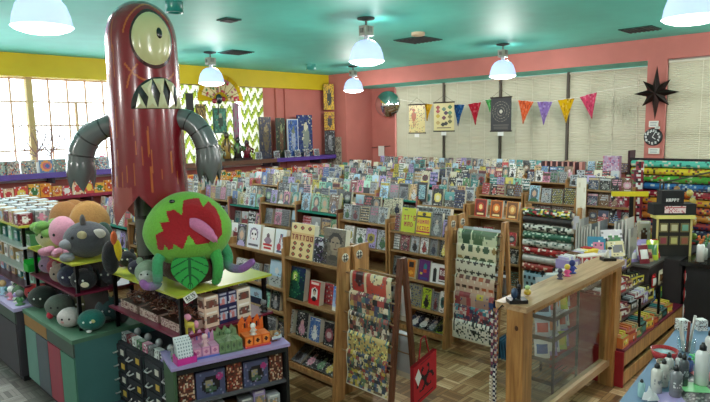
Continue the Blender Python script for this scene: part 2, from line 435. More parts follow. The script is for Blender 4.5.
# ceiling lamps
LL = tuple(hz(42.5, 27, ZC-.485))[:2]; LR = tuple(hz(692, 18, ZC-.485))[:2]
def lamp(x, y, label, z=ZC, grp='domed pendant lamps under the turquoise ceiling'):
    t = thing('pendant_lamp', label, 'ceiling lamp', (x, y, z), 0, grp)
    MB().lathe([(0, 0), (.1, 0), (.1, -.015), (.03, -.03), (0, -.03)], (60,66,66), 16).build('canopy', 'matte', t)
    b = MB().tube([(0,0,-.02), (0,0,-.09)], .012, (120,120,120)); b.build('stem', 'metal', t)
    b = MB(); b.box(-.07, .07, -.05, .05, -.2, -.09, (176,172,160)); b.box(-.085, .085, -.02, .02, -.17, -.12, (120,116,108))
    b.box(-.03, .03, -.065, .065, -.16, -.1, (140,136,128)); b.tube([(0,0,-.2),(0,0,-.26)], .028, (196,196,196)); b.build('ballast_box', 'plastic', t)
    pr = [(.03, -.245), (.075, -.25), (.125, -.28), (.165, -.335), (.19, -.41), (.2, -.475), (.207, -.485)]
    b = MB(); b.lathe(pr, 'white', 48); b.build('lamp_shade', 'lampshade', t)
    b = MB(); b.lathe([(.205, -.484), (.18, -.505), (.12, -.525), (0, -.535)], 'white', 40); b.build('lens', 'lamplens', t)
    l = bpy.data.lights.new('lamp_light', 'POINT'); l.energy = LAMP_W; l.shadow_soft_size = .15; l.color = (1, .97, .93)
    lo = bpy.data.objects.new('lamp_light', l); col.objects.link(lo); lo.location = (0, 0, -.62); lo.parent = t
    l = bpy.data.lights.new('uplight', 'POINT'); l.energy = LAMP_W*.06; l.shadow_soft_size = .05; l.color = (.95, 1, 1)
    lo = bpy.data.objects.new('lamp_uplight', l); col.objects.link(lo); lo.location = (0, 0, -.2); lo.parent = t; lo.location.x = .13
for px, py, lb in ((210, 52, 'small domed lamp above the yellow fan, left of the others'), (366, 18, 'domed lamp nearest the middle of the ceiling'),
                   (353, 66, 'smallest domed lamp hanging beside the pink corner column'), (503, 44, 'domed lamp in front of the pink beam above the pennants')):
    p = hz(px, py, ZC); lamp(p.x, p.y, lb)
lamp(*LL, 'big domed lamp cut by the left end of the top edge')
lamp(*LR, 'big domed lamp cut by the top right corner')
for x, y in ((1.4, 1.2), (-1.6, 4.6), (-1.6, 1.2), (4.7, -1.6), (8.1, 1.2), (1.4, 8.1)):  # unseen lamps added for fill light, continuing the visible grid
    lamp(x, y, 'domed pendant lamp added outside the view as fill light', grp='added fill lamps outside the view')

# ceiling vents and small fittings
for px, py, s_, lb in ((418, 39.5, .5, 'square dark ceiling vent between two lamps, the largest'), (640, 29, .42, 'dark ceiling vent close to the big right lamp'), (236, 52, .42, 'dark ceiling vent beside the lamp above the yellow fan'), (229, 19.5, .2, 'small dark ceiling grille right of the red statue')):
    p = hz(px, py, ZC); t = thing('ceiling_vent', lb, 'vent', (p.x, p.y, ZC))
    b = MB(); h = s_/2; b.box(-h, h, -h, h, -.012, 0, (30,70,62)); b.build('frame', 'matte', t)
    b = MB()
    for k in range(7): y = -h+.04+k*(s_-.08)/6; b.box(-h+.03, h-.03, y-.012, y+.012, -.022, -.012, (40,44,44))
    b.build('slat', 'matte', t)
for px, py, r_, h_, cc, lb, nm in ((311, 64.5, .1, .1, (60,150,138), 'turquoise painted can downlight near the corner column', 'can_light'), (174, 2, .085, .1, (20,110,100), 'turquoise can downlight above the red statue', 'can_light'), (418, 32.5, .09, .04, (190,170,140), 'beige smoke detector beside the largest ceiling vent', 'smoke_detector')):
    p = hz(px, py, ZC); t = MB().lathe([(r_, 0), (r_, -h_), (r_*.75, -h_), (r_*.7, -h_*.5), (0, -h_*.5)], cc, 20).build(nm, 'plastic', None, (p.x, p.y, ZC)); tag(t, lb, 'ceiling fitting')

# ================================================================== BOOKCASES AND BOOKS
books = []       # (priority, spec)
def bookcase(x, y0, y1, zs, ztop, wood='oak', shelfwood='oak_h', depth=.3, label='', trimc=None, inner=None, back=True, base=.0, riser=None):
    """face at x, opens towards -X, y0 < y1, zs: shelf top heights"""
    t = thing('bookcase', label, 'bookcase', (x, y0, 0))
    for y in (0, y1-y0-.02):
        b = MB(); b.box(0, depth, y, y+.02, 0, ztop); b.build('side_panel', wood, t)
    if back: bx(depth-.015, depth, .02, y1-y0-.02, .02, ztop-.03).build('back_panel', shelfwood if not inner else wood, t)
    for z in zs:
        o = bx(.004, depth-.015, .02, y1-y0-.02, z-.02, z, inner or 'tan').build('shelf', 'matte' if inner else shelfwood, t)
    if riser: bx(.19, depth-.016, .021, y1-y0-.021, zs[0]+.001, riser).build('riser', shelfwood, t)
    if True:
        bx(.004, .02, .02, y1-y0-.02, zs[-1], zs[-1]+.035).build('front_lip', wood, t)
    return t
PAL = ['white']*5+['silver']*4+['grey']*3+['black']*5+['pale blue']*3+['cream']*3+['red','teal','navy','navy','lavender','yellow','mint','pink','blue','tan','brown','crimson','green']
ACC = ['black','grey','silver','white','brown','navy','black','grey','white','red','blue','teal','yellow','pink','crimson','tan','green']
def book(x, y, z, w_, h_, t, bgc, acc, motif, label, pri, cv=None, rz=-PI/2, ln=.16, spine=None, grp=None):
    books.append((pri, dict(x=x, y=y, z=z, w=w_, h=h_, t=t, bg=bgc, acc=acc, mo=motif, label=label, cv=cv, rz=rz, ln=ln, spine=spine, grp=grp)))
SH = ['top', 'second', 'third', 'bottom']
def fill_shelf(x, ya, yb, z, hmax, place, pri, n=4, pal=PAL, setback=.03, thick=.045, R=rnd):
    wslot = (yb-ya)/n
    for i in range(n):
        w_ = min(wslot*.93, R.uniform(.13, .17)); h_ = min(hmax, w_*R.uniform(1.3, 1.5))
        bgc = R.choice(pal); acc = R.choice([a for a in ACC if a != bgc]); mo = R.choice(MOTIFS)
        y = yb-(i+.5)*wslot+R.uniform(-.01, .01)
        book(x+setback+R.uniform(0, .03), y, z, w_, h_, R.uniform(.02, thick), bgc, acc, mo, '%s book with %s %s, %s from left, %s' % (bgc, acc, mo, ORD[i], place), pri, ln=R.uniform(.1, .24))

def hand(x, z, y_from_px, items, place, setback=.03, ref=None, thick=.035):
    """items: (px_left, px_right, height, bg, accent, motif, canvas, label)"""
    for it in items:
        pl, pr, h_, bgc, acc, mo, cv, lb = it
        ya = hx(pl, y_from_px, x+setback).y; yb = hx(pr, y_from_px, x+setback).y
        book(x+setback, (ya+yb)/2, z, max(.05, ya-yb-.006), h_, thick, bgc, acc, mo, lb+', '+place if lb else '%s book with %s %s, %s' % (bgc, acc, mo, place), 0, cv)
# --- custom covers
def cv_tattoo():
    cv = CV(22, 30, (228,206,150))
    for (a, b_) in ((4,4),(11,4),(18,4),(4,21),(11,21),(18,21),(4,27),(18,27),(11,27)):
        cv.ell(a, b_, 2.2, 2.2, (84,60,44)); cv.ell(a, b_, 1.1, 1.1, (190,80,50))
    cv.rect(1, 10, 21, 17, (206,160,104)); cv.text('TATOO'.replace('TATOO', 'TATTO'), 1, 11, (120,30,24)); return cv
def cv_tattoo2():
    cv = CV(25, 34, (228,206,150))
    for a in (4, 12, 20):
        for b_ in (4, 25, 31, 20): cv.ell(a+(b_ % 3)-1, b_, 1.9, 1.9, (84,60,44)); cv.ell(a+(b_ % 3)-1, b_, .9, .9, (176,84,60))
    cv.rect(0, 9, 25, 17, (214,176,120)); cv.text('TATTOO', 1, 11, (130,34,26)); return cv
def cv_woman():
    cv = CV(20, 28, (112,104,92)); R = random.Random(3); cv.speck([(98,90,80), (126,116,102), (120,110,90)], .4, R)
    cv.ell(11, 8.5, 6.5, 5.5, (52,48,46)); cv.ell(11, 12, 4.6, 6, (150,136,116)); cv.rect(8, 10, 10, 11, (52,48,46)); cv.rect(12, 10, 14, 11, (52,48,46)); cv.rect(10, 15, 13, 16, (96,64,58)); cv.rect(11, 11, 12, 14, (120,106,92))
    cv.rect(9, 17, 13, 21, (140,126,108)); cv.ell(10, 28, 9, 8, (88,82,74)); cv.ell(10, 22, 4, 2, (66,62,56)); cv.speck([(70,66,60)], .06, R, 20); return cv
def cv_night():
    cv = CV(16, 22, (34,36,46)); R = random.Random(5); cv.ell(8, 7, 4, 3.5, (200,200,210)); cv.ell(8, 13, 5, 6, (20,20,26)); cv.speck([(210,210,216), (120,80,140), (90,94,110)], .22, R); return cv
def cv_glow():
    cv = CV(18, 26, (14,36,66)).grad((18,40,90), (14,48,40)); R = random.Random(6)
    cv.ell(9, 9, 4, 6, (60,130,70)); cv.ell(9, 8, 2.3, 4, (176,214,90)); cv.ell(9, 8, 1, 2.4, (240,246,180)); cv.ell(9, 18, 5, 7, (20,80,62)); cv.speck([(20,60,50), (12,20,40), (70,140,90)], .15, R); return cv
def cv_redport():
    cv = CV(14, 20, (196,30,36)); cv.rect(2, 1, 12, 3, (240,220,210)); cv.ell(7, 11, 4.5, 5.6, (236,232,226)); cv.ell(7, 9, 2.4, 2.6, (30,28,30)); cv.ell(7, 10, 1.7, 2.4, (196,170,150)); cv.ell(7, 15, 3.2, 2, (30,28,30)); return cv
def cv_sky():
    cv = CV(12, 20, 'white').grad((70,120,200), (226,232,244)); cv.ell(7, 12, 3, 3.4, (196,40,60)); cv.rect(0, 17, 12, 20, (238,232,224)); cv.speck(['white'], .1, random.Random(2), 2, 9); return cv
def cv_faceW():
    cv = CV(16, 22, (226,226,232)); cv.ell(8, 9, 5.4, 6, (130,112,138)); cv.ell(8, 10, 4, 5, (236,230,230)); cv.rect(5, 8, 7, 10, (30,28,40)); cv.rect(9, 8, 11, 10, (30,28,40)); cv.rect(7, 13, 9, 14, (170,60,90)); cv.rect(2, 18, 14, 20, (90,84,96)); return cv
def cv_redtitle():
    cv = CV(16, 22, (238,234,230)); cv.ell(8, 8, 2.4, 3, (110,80,90)); cv.ell(8, 12, 4.6, 3, (150,120,140)); cv.rect(2, 15, 14, 17, (196,40,44)); cv.rect(3, 18, 13, 20, (196,40,44)); return cv
def cv_hands():
    cv = CV(16, 22, (228,232,238)); cv.line(4, 20, 8, 4, (60,60,80)); cv.line(5, 20, 9, 5, (180,60,80)); cv.line(9, 4, 12, 14, (110,150,190)); cv.line(10, 4, 13, 14, (60,80,120)); cv.ell(6, 16, 3, 3, (190,70,84)); cv.rect(3, 19, 13, 21, (80,90,130)); return cv
def cv_lime(): 
    cv = CV(18, 26, (200,208,50)); cv.rect(3, 2, 7, 3, (40,40,30)); cv.text("IT'S", 3, 8, (180,60,50)); cv.text('MAD', 4, 15, (170,40,40)); return cv
def cv_being():
    cv = CV(22, 28, (236,208,30)); cv.rect(0, 5, 22, 7, (40,34,30)); cv.text('HUMAN', 1, 10, (196,36,86)); cv.rect(0, 17, 22, 28, (240,214,40)); cv.text('BEING', 1, 18, (190,26,50)); cv.rect(0, 24, 22, 26, (190,26,60)); cv.ell(11, 3, 3, 2, (60,46,40)); return cv
def cv_purple():
    cv = CV(14, 18, (92,34,110)); cv.ell(8, 6, 2.4, 2.6, (40,130,140)); cv.rect(6, 8, 10, 11, (196,60,60)); cv.rect(2, 11, 5, 13, (210,190,60)); cv.rect(2, 15, 12, 17, (60,70,140)); return cv
def cv_orange_frame():
    cv = CV(14, 18, (188,168,132)); cv.rect(2, 1, 12, 17, (206,120,28)); cv.rect(4, 3, 10, 8, (36,24,30)); cv.ell(7, 13, 3, 1.6, (236,170,60)); return cv
def cv_bw():
    cv = CV(20, 18, (232,232,232)); cv.ell(5, 8, 2, 4, (24,24,28)); cv.rect(3, 9, 7, 17, (36,36,40)); cv.rect(10, 3, 19, 14, (110,34,50)); cv.text('RED', 11, 5, (226,220,220)); cv.rect(10, 15, 19, 16, (60,60,60)); return cv
def cv_frame():
    cv = CV(16, 22, (22,22,26)); cv.rect(3, 3, 13, 19, (120,160,170)); cv.speck([(40,60,90), (170,190,190), (70,110,120)], .5, random.Random(9), 4, 18)
    for y in range(22):
        for x in range(16):
            if x < 3 or x > 12 or y < 3 or y > 18: cv.px(x, y, (22,22,26))
    return cv
def cv_tarot(c1):
    cv = CV(14, 20, c1); cv.rect(1, 1, 13, 19, mixc(C(c1), (40,16,20), .5)); cv.ell(7, 9, 4.4, 5, c1); cv.ell(7, 9, 2, 2.6, (250,214,140)); cv.rect(3, 16, 11, 18, (246,220,160)); return cv
def cv_comicgrid(w_, h_, R, cols, cell=3):
    cv = CV(w_, h_, 'cream')
    for y in range(0, h_, cell):
        x = 0
        while x < w_:
            k = R.choice((cell-1, cell, cell+1)); c = R.choice(cols); cv.rect(x, y, x+k, y+cell, c)
            for _ in range(2): cv.px(x+R.randint(0, k), y+R.randint(0, cell-1), R.choice(cols))
            x += k
    return cv

R1X, R2X, R3X, R4X, R5X = 2.95, 4.30, 5.70, 7.10, 8.45
ROWN = {R1X: 'front bookcase row', R2X: 'second bookcase row', R3X: 'third bookcase row', R4X: 'fourth bookcase row', R5X: 'fifth bookcase row'}
# --- first row
bookcase(R1X, 3.03, 3.735, [1.0, .64, .33, .05], 1.16, label='oak bookcase with the tattoo box and sepia portrait, at the aisle')
bookcase(R1X, 3.735, 4.56, [1.0, .70, .49, .25, .05], 1.06, label='oak bookcase of white books behind the green plush tentacle')
hand(R1X, 1.0, 255, [(289, 312, .285, (216,204,172), 'red', 'emblem', cv_tattoo2(), 'cream boxed book titled TATTOO with small emblems'), (312.5, 326, .2, 'black', 'white', 'figure', cv_night(), 'dark illustrated book with pale moon'), (321, 343, .285, (92,86,78), 'grey', 'portrait', cv_woman(), 'large sepia box with a drawn woman portrait')], 'top shelf of the aisle bookcase', thick=.05)
hand(R1X, .64, 290, [(283, 303, .27, 'navy', 'green', 'figure', cv_glow(), 'dark blue book with a glowing green figure'), (307.5, 318.5, .19, 'red', 'white', 'portrait', cv_redport(), 'red book with oval black and white portrait'), (331, 340, .19, 'blue', 'red', 'round', cv_sky(), 'sky blue booklet with a red shape')], 'second shelf of the aisle bookcase', thick=.05)
book(R1X+.11, 3.33, .64, .13, .17, .05, 'red', 'white', 'stripes', 'plain red book standing behind the oval portrait book', 0, art('red', 'crimson', 'stripes'))
hand(R1X, .33, 325, [(284, 292, .2, 'white', 'black', 'figure', None, 'white comic volume'), (295, 306.5, .21, 'black', 'pink', 'figure', None, 'dark comic volume with pink figure'), (308, 318.5, .19, 'blue', 'white', 'figure', None, 'blue volume with white figure'), (322, 333, .19, 'black', 'crimson', 'round emblem', None, 'black volume with crimson emblem')], 'third shelf of the aisle bookcase', thick=.06)
for i, (px, c1, c2) in enumerate(((288, 'lavender', 'black'), (297, 'grey', 'black'), (309, 'black', 'pink'), (319, 'black', 'green'), (328, 'black', 'yellow'))):
    y = hx(px, 372, R1X+.05).y
    book(R1X+.03, y, .09, .13, .2, .02, c1, c2, 'figure', '%s comic with %s art lying back on the lowest shelf, aisle bookcase' % (c1, c2), 0, None, ln=1.05)
hand(R1X, 1.0, 240, [(236, 245, .2, 'black', 'lavender', 'portrait', None, 'black book with lavender portrait'), (246, 259, .215, 'white', 'black', 'face', cv_faceW(), 'white book with a pale staring face'), (260.5, 272.5, .205, 'white', 'red', 'title', cv_redtitle(), 'white book with a red title below a figure'), (273.5, 284.5, .21, 'white', 'blue', 'hands', cv_hands(), 'white book with red and blue line art')], 'top shelf behind the plush tentacle', thick=.04)
hand(R1X, .70, 275, [(235, 246, .17, 'white', 'grey', 'round emblem', None, 'white book with grey emblem'), (247, 258, .16, 'silver', 'black', 'dotted pattern', None, 'silver book with black dots'), (262, 267, .17, 'grey', 'red', 'figure', None, 'thin grey book'), (268, 280, .23, 'pale blue', 'white', 'landscape', None, 'tall pale blue book')], 'second shelf behind the plush tentacle')
hand(R1X, .49, 300, [(237, 246, .15, 'white', 'blue', 'dotted pattern', None, 'white book with blue dots'), (247, 261, .14, 'pale blue', 'navy', 'landscape', None, 'pale blue book with waves'), (262, 269, .17, 'mint', 'teal', 'title band', None, 'mint book with teal band'), (270, 279, .17, 'black', 'grey', 'figure', None, 'black book with grey figure')], 'third shelf behind the plush tentacle')
fill_shelf(R1X, 3.78, 4.5, .25, .17, 'fourth shelf behind the orange display box', 1, 5)
# --- second row
bookcase(R2X, 3.03, 3.735, [1.03, .84, .575, .30, .05], 1.10, label='oak bookcase with the lime and yellow titles, at the aisle')
hand(R2X, 1.03, 215, [(394, 399, .17, 'crimson', 'black', 'stripes', None, 'dark red book'), (400, 414.5, .24, 'lime', 'red', 'title', cv_lime(), 'lime book with red lettering'), (415.5, 429.5, .215, 'yellow', 'red', 'title', cv_being(), 'yellow book with large red words'), (430.5, 441, .22, 'grey', 'white', 'figure', None, 'grey comic with white figure'), (442, 450.5, .16, 'lavender', 'black', 'portrait', None, 'small lavender comic')], 'top shelf, second row aisle bookcase')
book(R2X+.13, 3.2, 1.03, .2, .25, .05, 'silver', 'black', 'dotted pattern', 'silver comic standing behind the small lavender comic, second row', 0)
book(R2X+.15, 3.42, 1.03, .2, .25, .05, 'white', 'grey', 'title band', 'white comic standing behind the yellow book, second row', 0)
hand(R2X, .84, 245, [(393, 399, .17, 'white', 'grey', 'stripes', None, 'narrow white volume'), (400, 409, .17, 'crimson', 'black', 'figure', None, 'crimson volume with black figure'), (410, 418.5, .17, 'silver', 'black', 'figure', None, 'silver volume with black figure'), (419.5, 428, .17, 'white', 'red', 'figure', None, 'white volume with red figure'), (429, 437, .16, 'grey', 'navy', 'figure', None, 'grey volume with navy figure'), (439, 447, .17, 'black', 'yellow', 'figure', None, 'black volume with yellow figure')], 'second shelf, second row aisle bookcase')
hand(R2X, .575, 270, [(391, 402, .19, 'grey', 'black', 'figure', None, 'grey volume with black figure'), (404.5, 416, .19, 'tan', 'orange', 'frame', cv_orange_frame(), 'tan book with orange panel'), (417.5, 429, .2, 'purple', 'teal', 'figure', cv_purple(), 'purple book with small teal figure'), (429.5, 447, .185, 'white', 'crimson', 'title', cv_bw(), 'wide white book with crimson block')], 'third shelf, second row aisle bookcase')
hand(R2X, .30, 300, [(405, 420, .22, 'grey', 'yellow', 'dotted pattern', None, 'big grey comic with yellow specks'), (421, 430.5, .2, 'lime', 'black', 'figure', None, 'lime comic with black figure'), (431.5, 438, .18, 'grey', 'crimson', 'figure', None, 'grey comic with crimson figure'), (438.5, 445, .2, 'white', 'teal', 'round emblem', None, 'white comic with teal emblem')], 'fourth shelf, second row aisle bookcase')
for i, (px, c1, c2) in enumerate(((413, 'navy', 'white'), (422, 'black', 'white'), (431, 'navy', 'grey'), (439, 'lime', 'black'))):
    y = hx(px, 330, R2X+.05).y
    book(R2X+.03, y, .09, .14, .2, .02, c1, c2, 'figure', '%s comic with %s art lying back low in the second row aisle bookcase' % (c1, c2), 0, None, ln=1.05)
# --- third row
bookcase(R3X, 3.03, 3.735, [1.01, .715, .51, .25, .05], 1.14, label='oak bookcase with three orange tarot boxes, at the aisle')
hand(R3X, 1.01, 205, [(474, 486, .2, 'crimson', 'orange', 't', cv_tarot((190,60,40)), 'dark box with a red figure'), (489.5, 502, .2, 'orange', 'gold', 't', cv_tarot((226,120,40)), 'dark box with an orange arch'), (505.5, 518, .2, 'orange', 'gold', 't', cv_tarot((220,150,80)), 'dark box with a pale orange dome')], 'top shelf, third row aisle bookcase')
hand(R3X, .715, 232, [(472, 480, .17, 'crimson', 'black', 'figure', None, 'crimson box'), (482, 492, .18, 'red', 'white', 'block title', None, 'red box with white words'), (494, 503, .16, 'black', 'grey', 'figure', None, 'black box with grey figure'), (506.5, 516, .15, 'red', 'black', 'round emblem', None, 'red box with black emblem')], 'second shelf, third row aisle bookcase')
fill_shelf(R3X, 3.07, 3.7, .51, .17, 'third shelf, third row aisle bookcase', 1, 5, ['navy','black','teal','black','crimson'])
fill_shelf(R3X, 3.07, 3.7, .25, .17, 'fourth shelf, third row aisle bookcase', 1, 5, ['navy','black','grey','brown'])
# --- fourth row: dark boxed books
bookcase(R4X, 3.03, 3.735, [1.03, .83, .60, .3, .05], 1.12, label='dark stocked bookcase behind the gift wrap rolls, fourth row')
bookcase(R4X, 2.33, 2.93, [1.24, 1.045, .84, .62, .4, .05], 1.30, label='narrow oak bookcase of black boxes behind the white banner')
DK = ['black','black','navy','brown','black','crimson','teal']
fill_shelf(R4X, 3.07, 3.7, 1.03, .25, 'top shelf, fourth row aisle bookcase', 1, 4, ['black','silver','teal','pale blue'])
fill_shelf(R4X, 3.07, 3.7, .83, .16, 'second shelf, fourth row aisle bookcase', 1, 4, DK)
for z, nm in ((1.24, 'top'), (1.045, 'second'), (.84, 'third'), (.62, 'fourth')):
    fill_shelf(R4X, 2.36, 2.9, z, .15, nm+' shelf behind the cream banner', 1, 4, DK)

# --- farther bays of every row, two shelves in sight over the row in front
WOODS = {0: ('pinkwood', (24,120,104), 'pink painted bookcase with turquoise shelves'), 1: ('oak', None, 'oak bookcase'), 2: ('oak', None, 'oak bookcase'), 3: ('walnut', (24,130,112), 'dark bookcase with turquoise shelves'), 4: ('oak', None, 'oak bookcase')}
R = random.Random(21)
for ri, (x, ystart, zt, nb) in enumerate(((R1X, 4.58, .95, 5), (R2X, 3.76, 1.115, 7), (R3X, 3.76, 1.12, 7), (R4X, 3.76, 1.12, 7), (R5X, 3.05, 1.16, 8))):
    for k in range(nb):
        ya = ystart+k*.705; yb = ya+.70
        if yb > 8.9: continue
        wd, inn, nm = WOODS[(k+ri*2) % 5] if ri < 4 else WOODS[1]
        dz = ((k*7+ri*3) % 3-1)*.04; z = zt+dz
        place = '%s bay, %s' % (ORD[k], ROWN[x].replace('bookcase ', ''))
        bookcase(x, ya, yb, [z, z-.27, z-.52], z+.06 if ri != 0 else z+.04, wood=wd, inner=inn, label='%s, %s past the aisle, %s' % (nm, ORD[k], ROWN[x]), depth=.5, riser=z+.07)
        hm = .215 if ri != 4 else .19
        fill_shelf(x, ya+.03, yb-.03, z, hm, 'top shelf, '+place, 2+ri+k*.3, R.choice((4, 5, 5)), R=R)
        if ri < 4: fill_shelf(x, ya+.03, yb-.03, z-.27, .2, 'lower shelf, '+place, 2.6+ri+k*.4, 4, R=R)
        # a second tier standing further back on the top board
        fill_shelf(x+.2, ya+.03, yb-.03, z+.07, hm+.03, 'rear line, '+place, 2.3+ri+k*.3, 5, R=R, thick=.03)
# back run against the recess
bk = thing('bookcase', 'long low bookcase under the beige blinds', 'bookcase', (9.35, 3.2, 0))
for y in (0, 1.3, 2.6, 3.9, 5.2): bx(0, .3, y, y+.02, 0, 1.3).build('side_panel', 'walnut', bk)
for z in (1.28, 1.0, .72): bx(0, .3, 0, 5.2, z-.02, z).build('shelf', 'walnut', bk)
R = random.Random(33)
for k in range(8):
    fill_shelf(9.35, 3.2+k*.65, 3.2+k*.65+.62, 1.28, .18, '%s group under blinds, top board' % ORD[k], 9+k*.1, 5, R=R)
    fill_shelf(9.35, 3.2+k*.65, 3.2+k*.65+.62, 1.0, .2, '%s group under blinds, lower board' % ORD[k], 9.5+k*.1, 5, R=R)
books.append((0, dict(x=R3X+.02, y=hx(420, 190, R3X).y, z=1.12, w=.16, h=.24, t=.03, bg='black', acc='teal', mo='f', label='black framed picture box among the books, third bookcase row', cv=cv_frame(), rz=-PI/2, ln=.16, spine=None, grp=None)))
books.sort(key=lambda q: q[0])
stuff = MB(); R = random.Random(4)
seen = {}
for i, (pri, s_) in enumerate(books):
    fine = pri < 1; cvv = s_['cv'] or art(s_['bg'], s_['acc'], s_['mo'] if s_['mo'] in MOTIFS else 'figure', 14 if fine else 13 if pri < 4.5 else 8, 20 if fine else 18 if pri < 4.5 else 11, R)
    sp = s_['spine'] or mixc(C(s_['bg']), C(s_['acc']), .25)
    m = lean(s_['ln'])
    if i < 300:
        mb = MB(); book_mesh(mb, s_['w'], s_['h'], s_['t'], cvv, sp, m)
        lb = s_['label']
        seen[lb] = seen.get(lb, 0)+1
        o = mb.build('book', 'print', None, (s_['x'], s_['y'], s_['z']+.001), s_['rz'])
        tag(o, lb, 'book', 'books on the bookcases')
    else:
        m = Matrix.Translation((s_['x'], s_['y'], s_['z']+.001)) @ Matrix.Rotation(s_['rz'], 4, 'Z') @ m
        book_mesh(stuff, s_['w'], s_['h'], s_['t'], cvv, sp, m)
o = stuff.build('distant_books', 'print'); tag(o, 'crowd of small distant books standing on the rear bookcases', 'books', kind='stuff')

# ================================================================== GIFT WRAP RACKS (A shaped, sheets hung over rods)
def sheet(name_label, x, y0, y1, zt, drop, cv, parent=None, slope=.0, lift=.02):
    """a folded paper sheet over a rod at (x, zt), printed side to -X"""
    b = MB(); NV = cv.h
    back = .09
    tot = drop+back+.03
    def P(v):
        s_ = v*tot
        if s_ < back: return (x+lift+.02, zt-back+s_)
        s_ -= back
        if s_ < .03:
            a = PI*s_/.03; return (x+math.cos(a)*lift+.02*(1-s_/.03)*0, zt+math.sin(a)*lift)
        s_ -= .03
        return (x-lift-slope*s_ - .004*math.sin(s_*30)-.10*max(0, s_-drop*.75), zt-s_)
    def fn(u, v):
        a, z = P(v); return (a, y1+(y0-y1)*u, z)
    b.surf(fn, cv.w, NV, lambda u, v: (214,206,188) if v > 1-1.2/NV or u < .03 else cv.d[min(int(v*cv.h), cv.h-1)][min(int(u*cv.w), cv.w-1)])
    o = b.build('gift_wrap_sheet', 'print'); tag(o, name_label, 'wrapping paper', 'gift wrap sheets hung over rack rods')
    return o
def slat(mb, p, q, w_, d_, c):
    """a straight board from p to q, w_ along Y"""
    p, q = Vector(p), Vector(q); t = (q-p).normalized(); n_ = t.cross(Vector((0, 1, 0))).normalized()
    P = [a+n_*(sx*w_/2)+Vector((0, sy*d_/2, 0)) for a in (p, q) for sy in (-1, 1) for sx in (-1, 1)]
    i = len(mb.v); mb.v += [tuple(v) for v in P]
    for f in ((0,1,3,2), (4,6,7,5), (0,4,5,1), (2,3,7,6), (0,2,6,4), (1,5,7,3)):
        mb.f.append(tuple(i+k for k in f)); mb.c.append(C(c)); mb.s.append(False)
def a_rack(x, y0, y1, h, spread, label, rods, woodL='oak', woodR='walnut', wl=.11, sticker=True):
    t = thing('gift_wrap_rack', label, 'display rack', (x, (y0+y1)/2, 0)); yy = (y1-y0)/2
    for sx in (-1, 1):
        b = MB(); slat(b, (sx*spread, yy, 0), (sx*.07, yy, h), wl, .025, 'tan'); o = b.build('end_board', woodL, t)
        if sticker:
            b = MB(); cx, cz = sx*(.07+.006), h-.075
            b.lathe([(0, 0), (.034, 0), (.034, .004), (0, .004)], (226,220,206), 16); e = b.build('sticker', 'print', o, (cx, yy-.0126, cz)); e.rotation_euler = (PI/2, 0, 0)
            b = MB()
            for a, q in ((-.012, .002), (.012, .002)):
                b.box(a-.003, a+.003, -.026, .026, .004, .006, (30,28,28)); b.box(-.026, .026, a-.003, a+.003, .004, .006, (30,28,28))
            b.build('printed_mark', 'print', e)
    b = MB()
    for sx in (-1, 1): slat(b, (sx*(spread-.02), -yy, 0), (sx*.02, -yy, h-.02), .035, .03, 'tan')
    b.build('end_frame', woodR, t)
    for sx in (-1, 1):
        for z in rods:
            xr = sx*(.05+(spread-.05)*(1-z/h)); b = MB().tube([(xr, -yy, z), (xr, yy, z)], .006, (150,120,90), 6); b.build('rod', 'plastic', t)
    return t
GR = random.Random(12)
# front rack
rods1 = [.985, .84, .69, .54, .40]
a_rack(3.02, 2.50, 3.0, 1.17, .17, 'A shaped wooden gift wrap rack nearest, with dark brown legs', rods1)
def xr(cx, z, h, sp, sx=-1): return cx+sx*(.05+(sp-.05)*(1-z/h))
MC = [(160,76,70), (84,116,112), (200,182,150), (76,84,112), (196,166,96), (50,46,48), (160,110,90), (216,206,184), (120,136,106), (130,70,76), (190,170,140), (66,60,56)]
def cv_map():
    cv = CV(34, 22, (206,190,156)); cv.rect(0, 0, 34, 4, (190,186,176)); cv.rect(2, 6, 12, 20, (170,60,56)); cv.rect(14, 8, 30, 20, (186,80,66)); cv.ell(22, 10, 5, 4, (214,200,160)); cv.ell(8, 12, 3, 5, (70,40,40)); cv.speck([(120,90,80), (90,110,120)], .08, GR)
    for x in (4, 12, 20, 28): cv.rect(x-2, 0, x+3, 3, GR.choice([(90,120,140), (150,160,150), (60,70,80)]))
    return cv
sheets = [(rods1[0], .15, cv_map(), 'map like gift wrap in red and cream, top of the nearest rack'),
 (rods1[1], .16, cv_comicgrid(44, 26, GR, MC, 4), 'gift wrap of red, teal and cream picture panels, second on the nearest rack'),
 (rods1[2], .15, cv_comicgrid(50, 24, GR, [(40,50,60), (150,80,76), (214,204,186), (60,96,90), (176,146,90), (60,50,50), (110,100,90)], 3), 'dark busy gift wrap of small scenes, third on the nearest rack'),
 (rods1[3], .15, CV(30, 20, (196,170,110)).speck([(90,120,100), (230,220,140), (120,90,60), (70,120,140)], .4, GR), 'tan and olive vintage gift wrap, fourth on the nearest rack'),
 (rods1[4], .25, cv_comicgrid(48, 42, GR, [(190,170,70), (80,100,136), (160,76,70), (216,206,180), (60,60,66), (96,120,90), (200,186,140), (110,90,70), (60,70,90)], 3), 'yellow and blue comic poster gift wrap, lowest on the nearest rack')]
for z, dr, cv, lb in sheets: sheet(lb, xr(3.02, z, 1.12, .16)-.0, 2.53, 2.93, z+.008, dr, cv)
for z, dr, cc, lb in ((.90, .25, 'white', 'plain white paper back of the nearest rack, upper'), (.54, .35, 'silver', 'pale paper back of the nearest rack, lower')):
    o = sheet(lb, xr(3.02, z, 1.12, .16, 1)+.02, 2.53, 2.975, z+.008, dr, CV(6, 10, cc), slope=-.12)
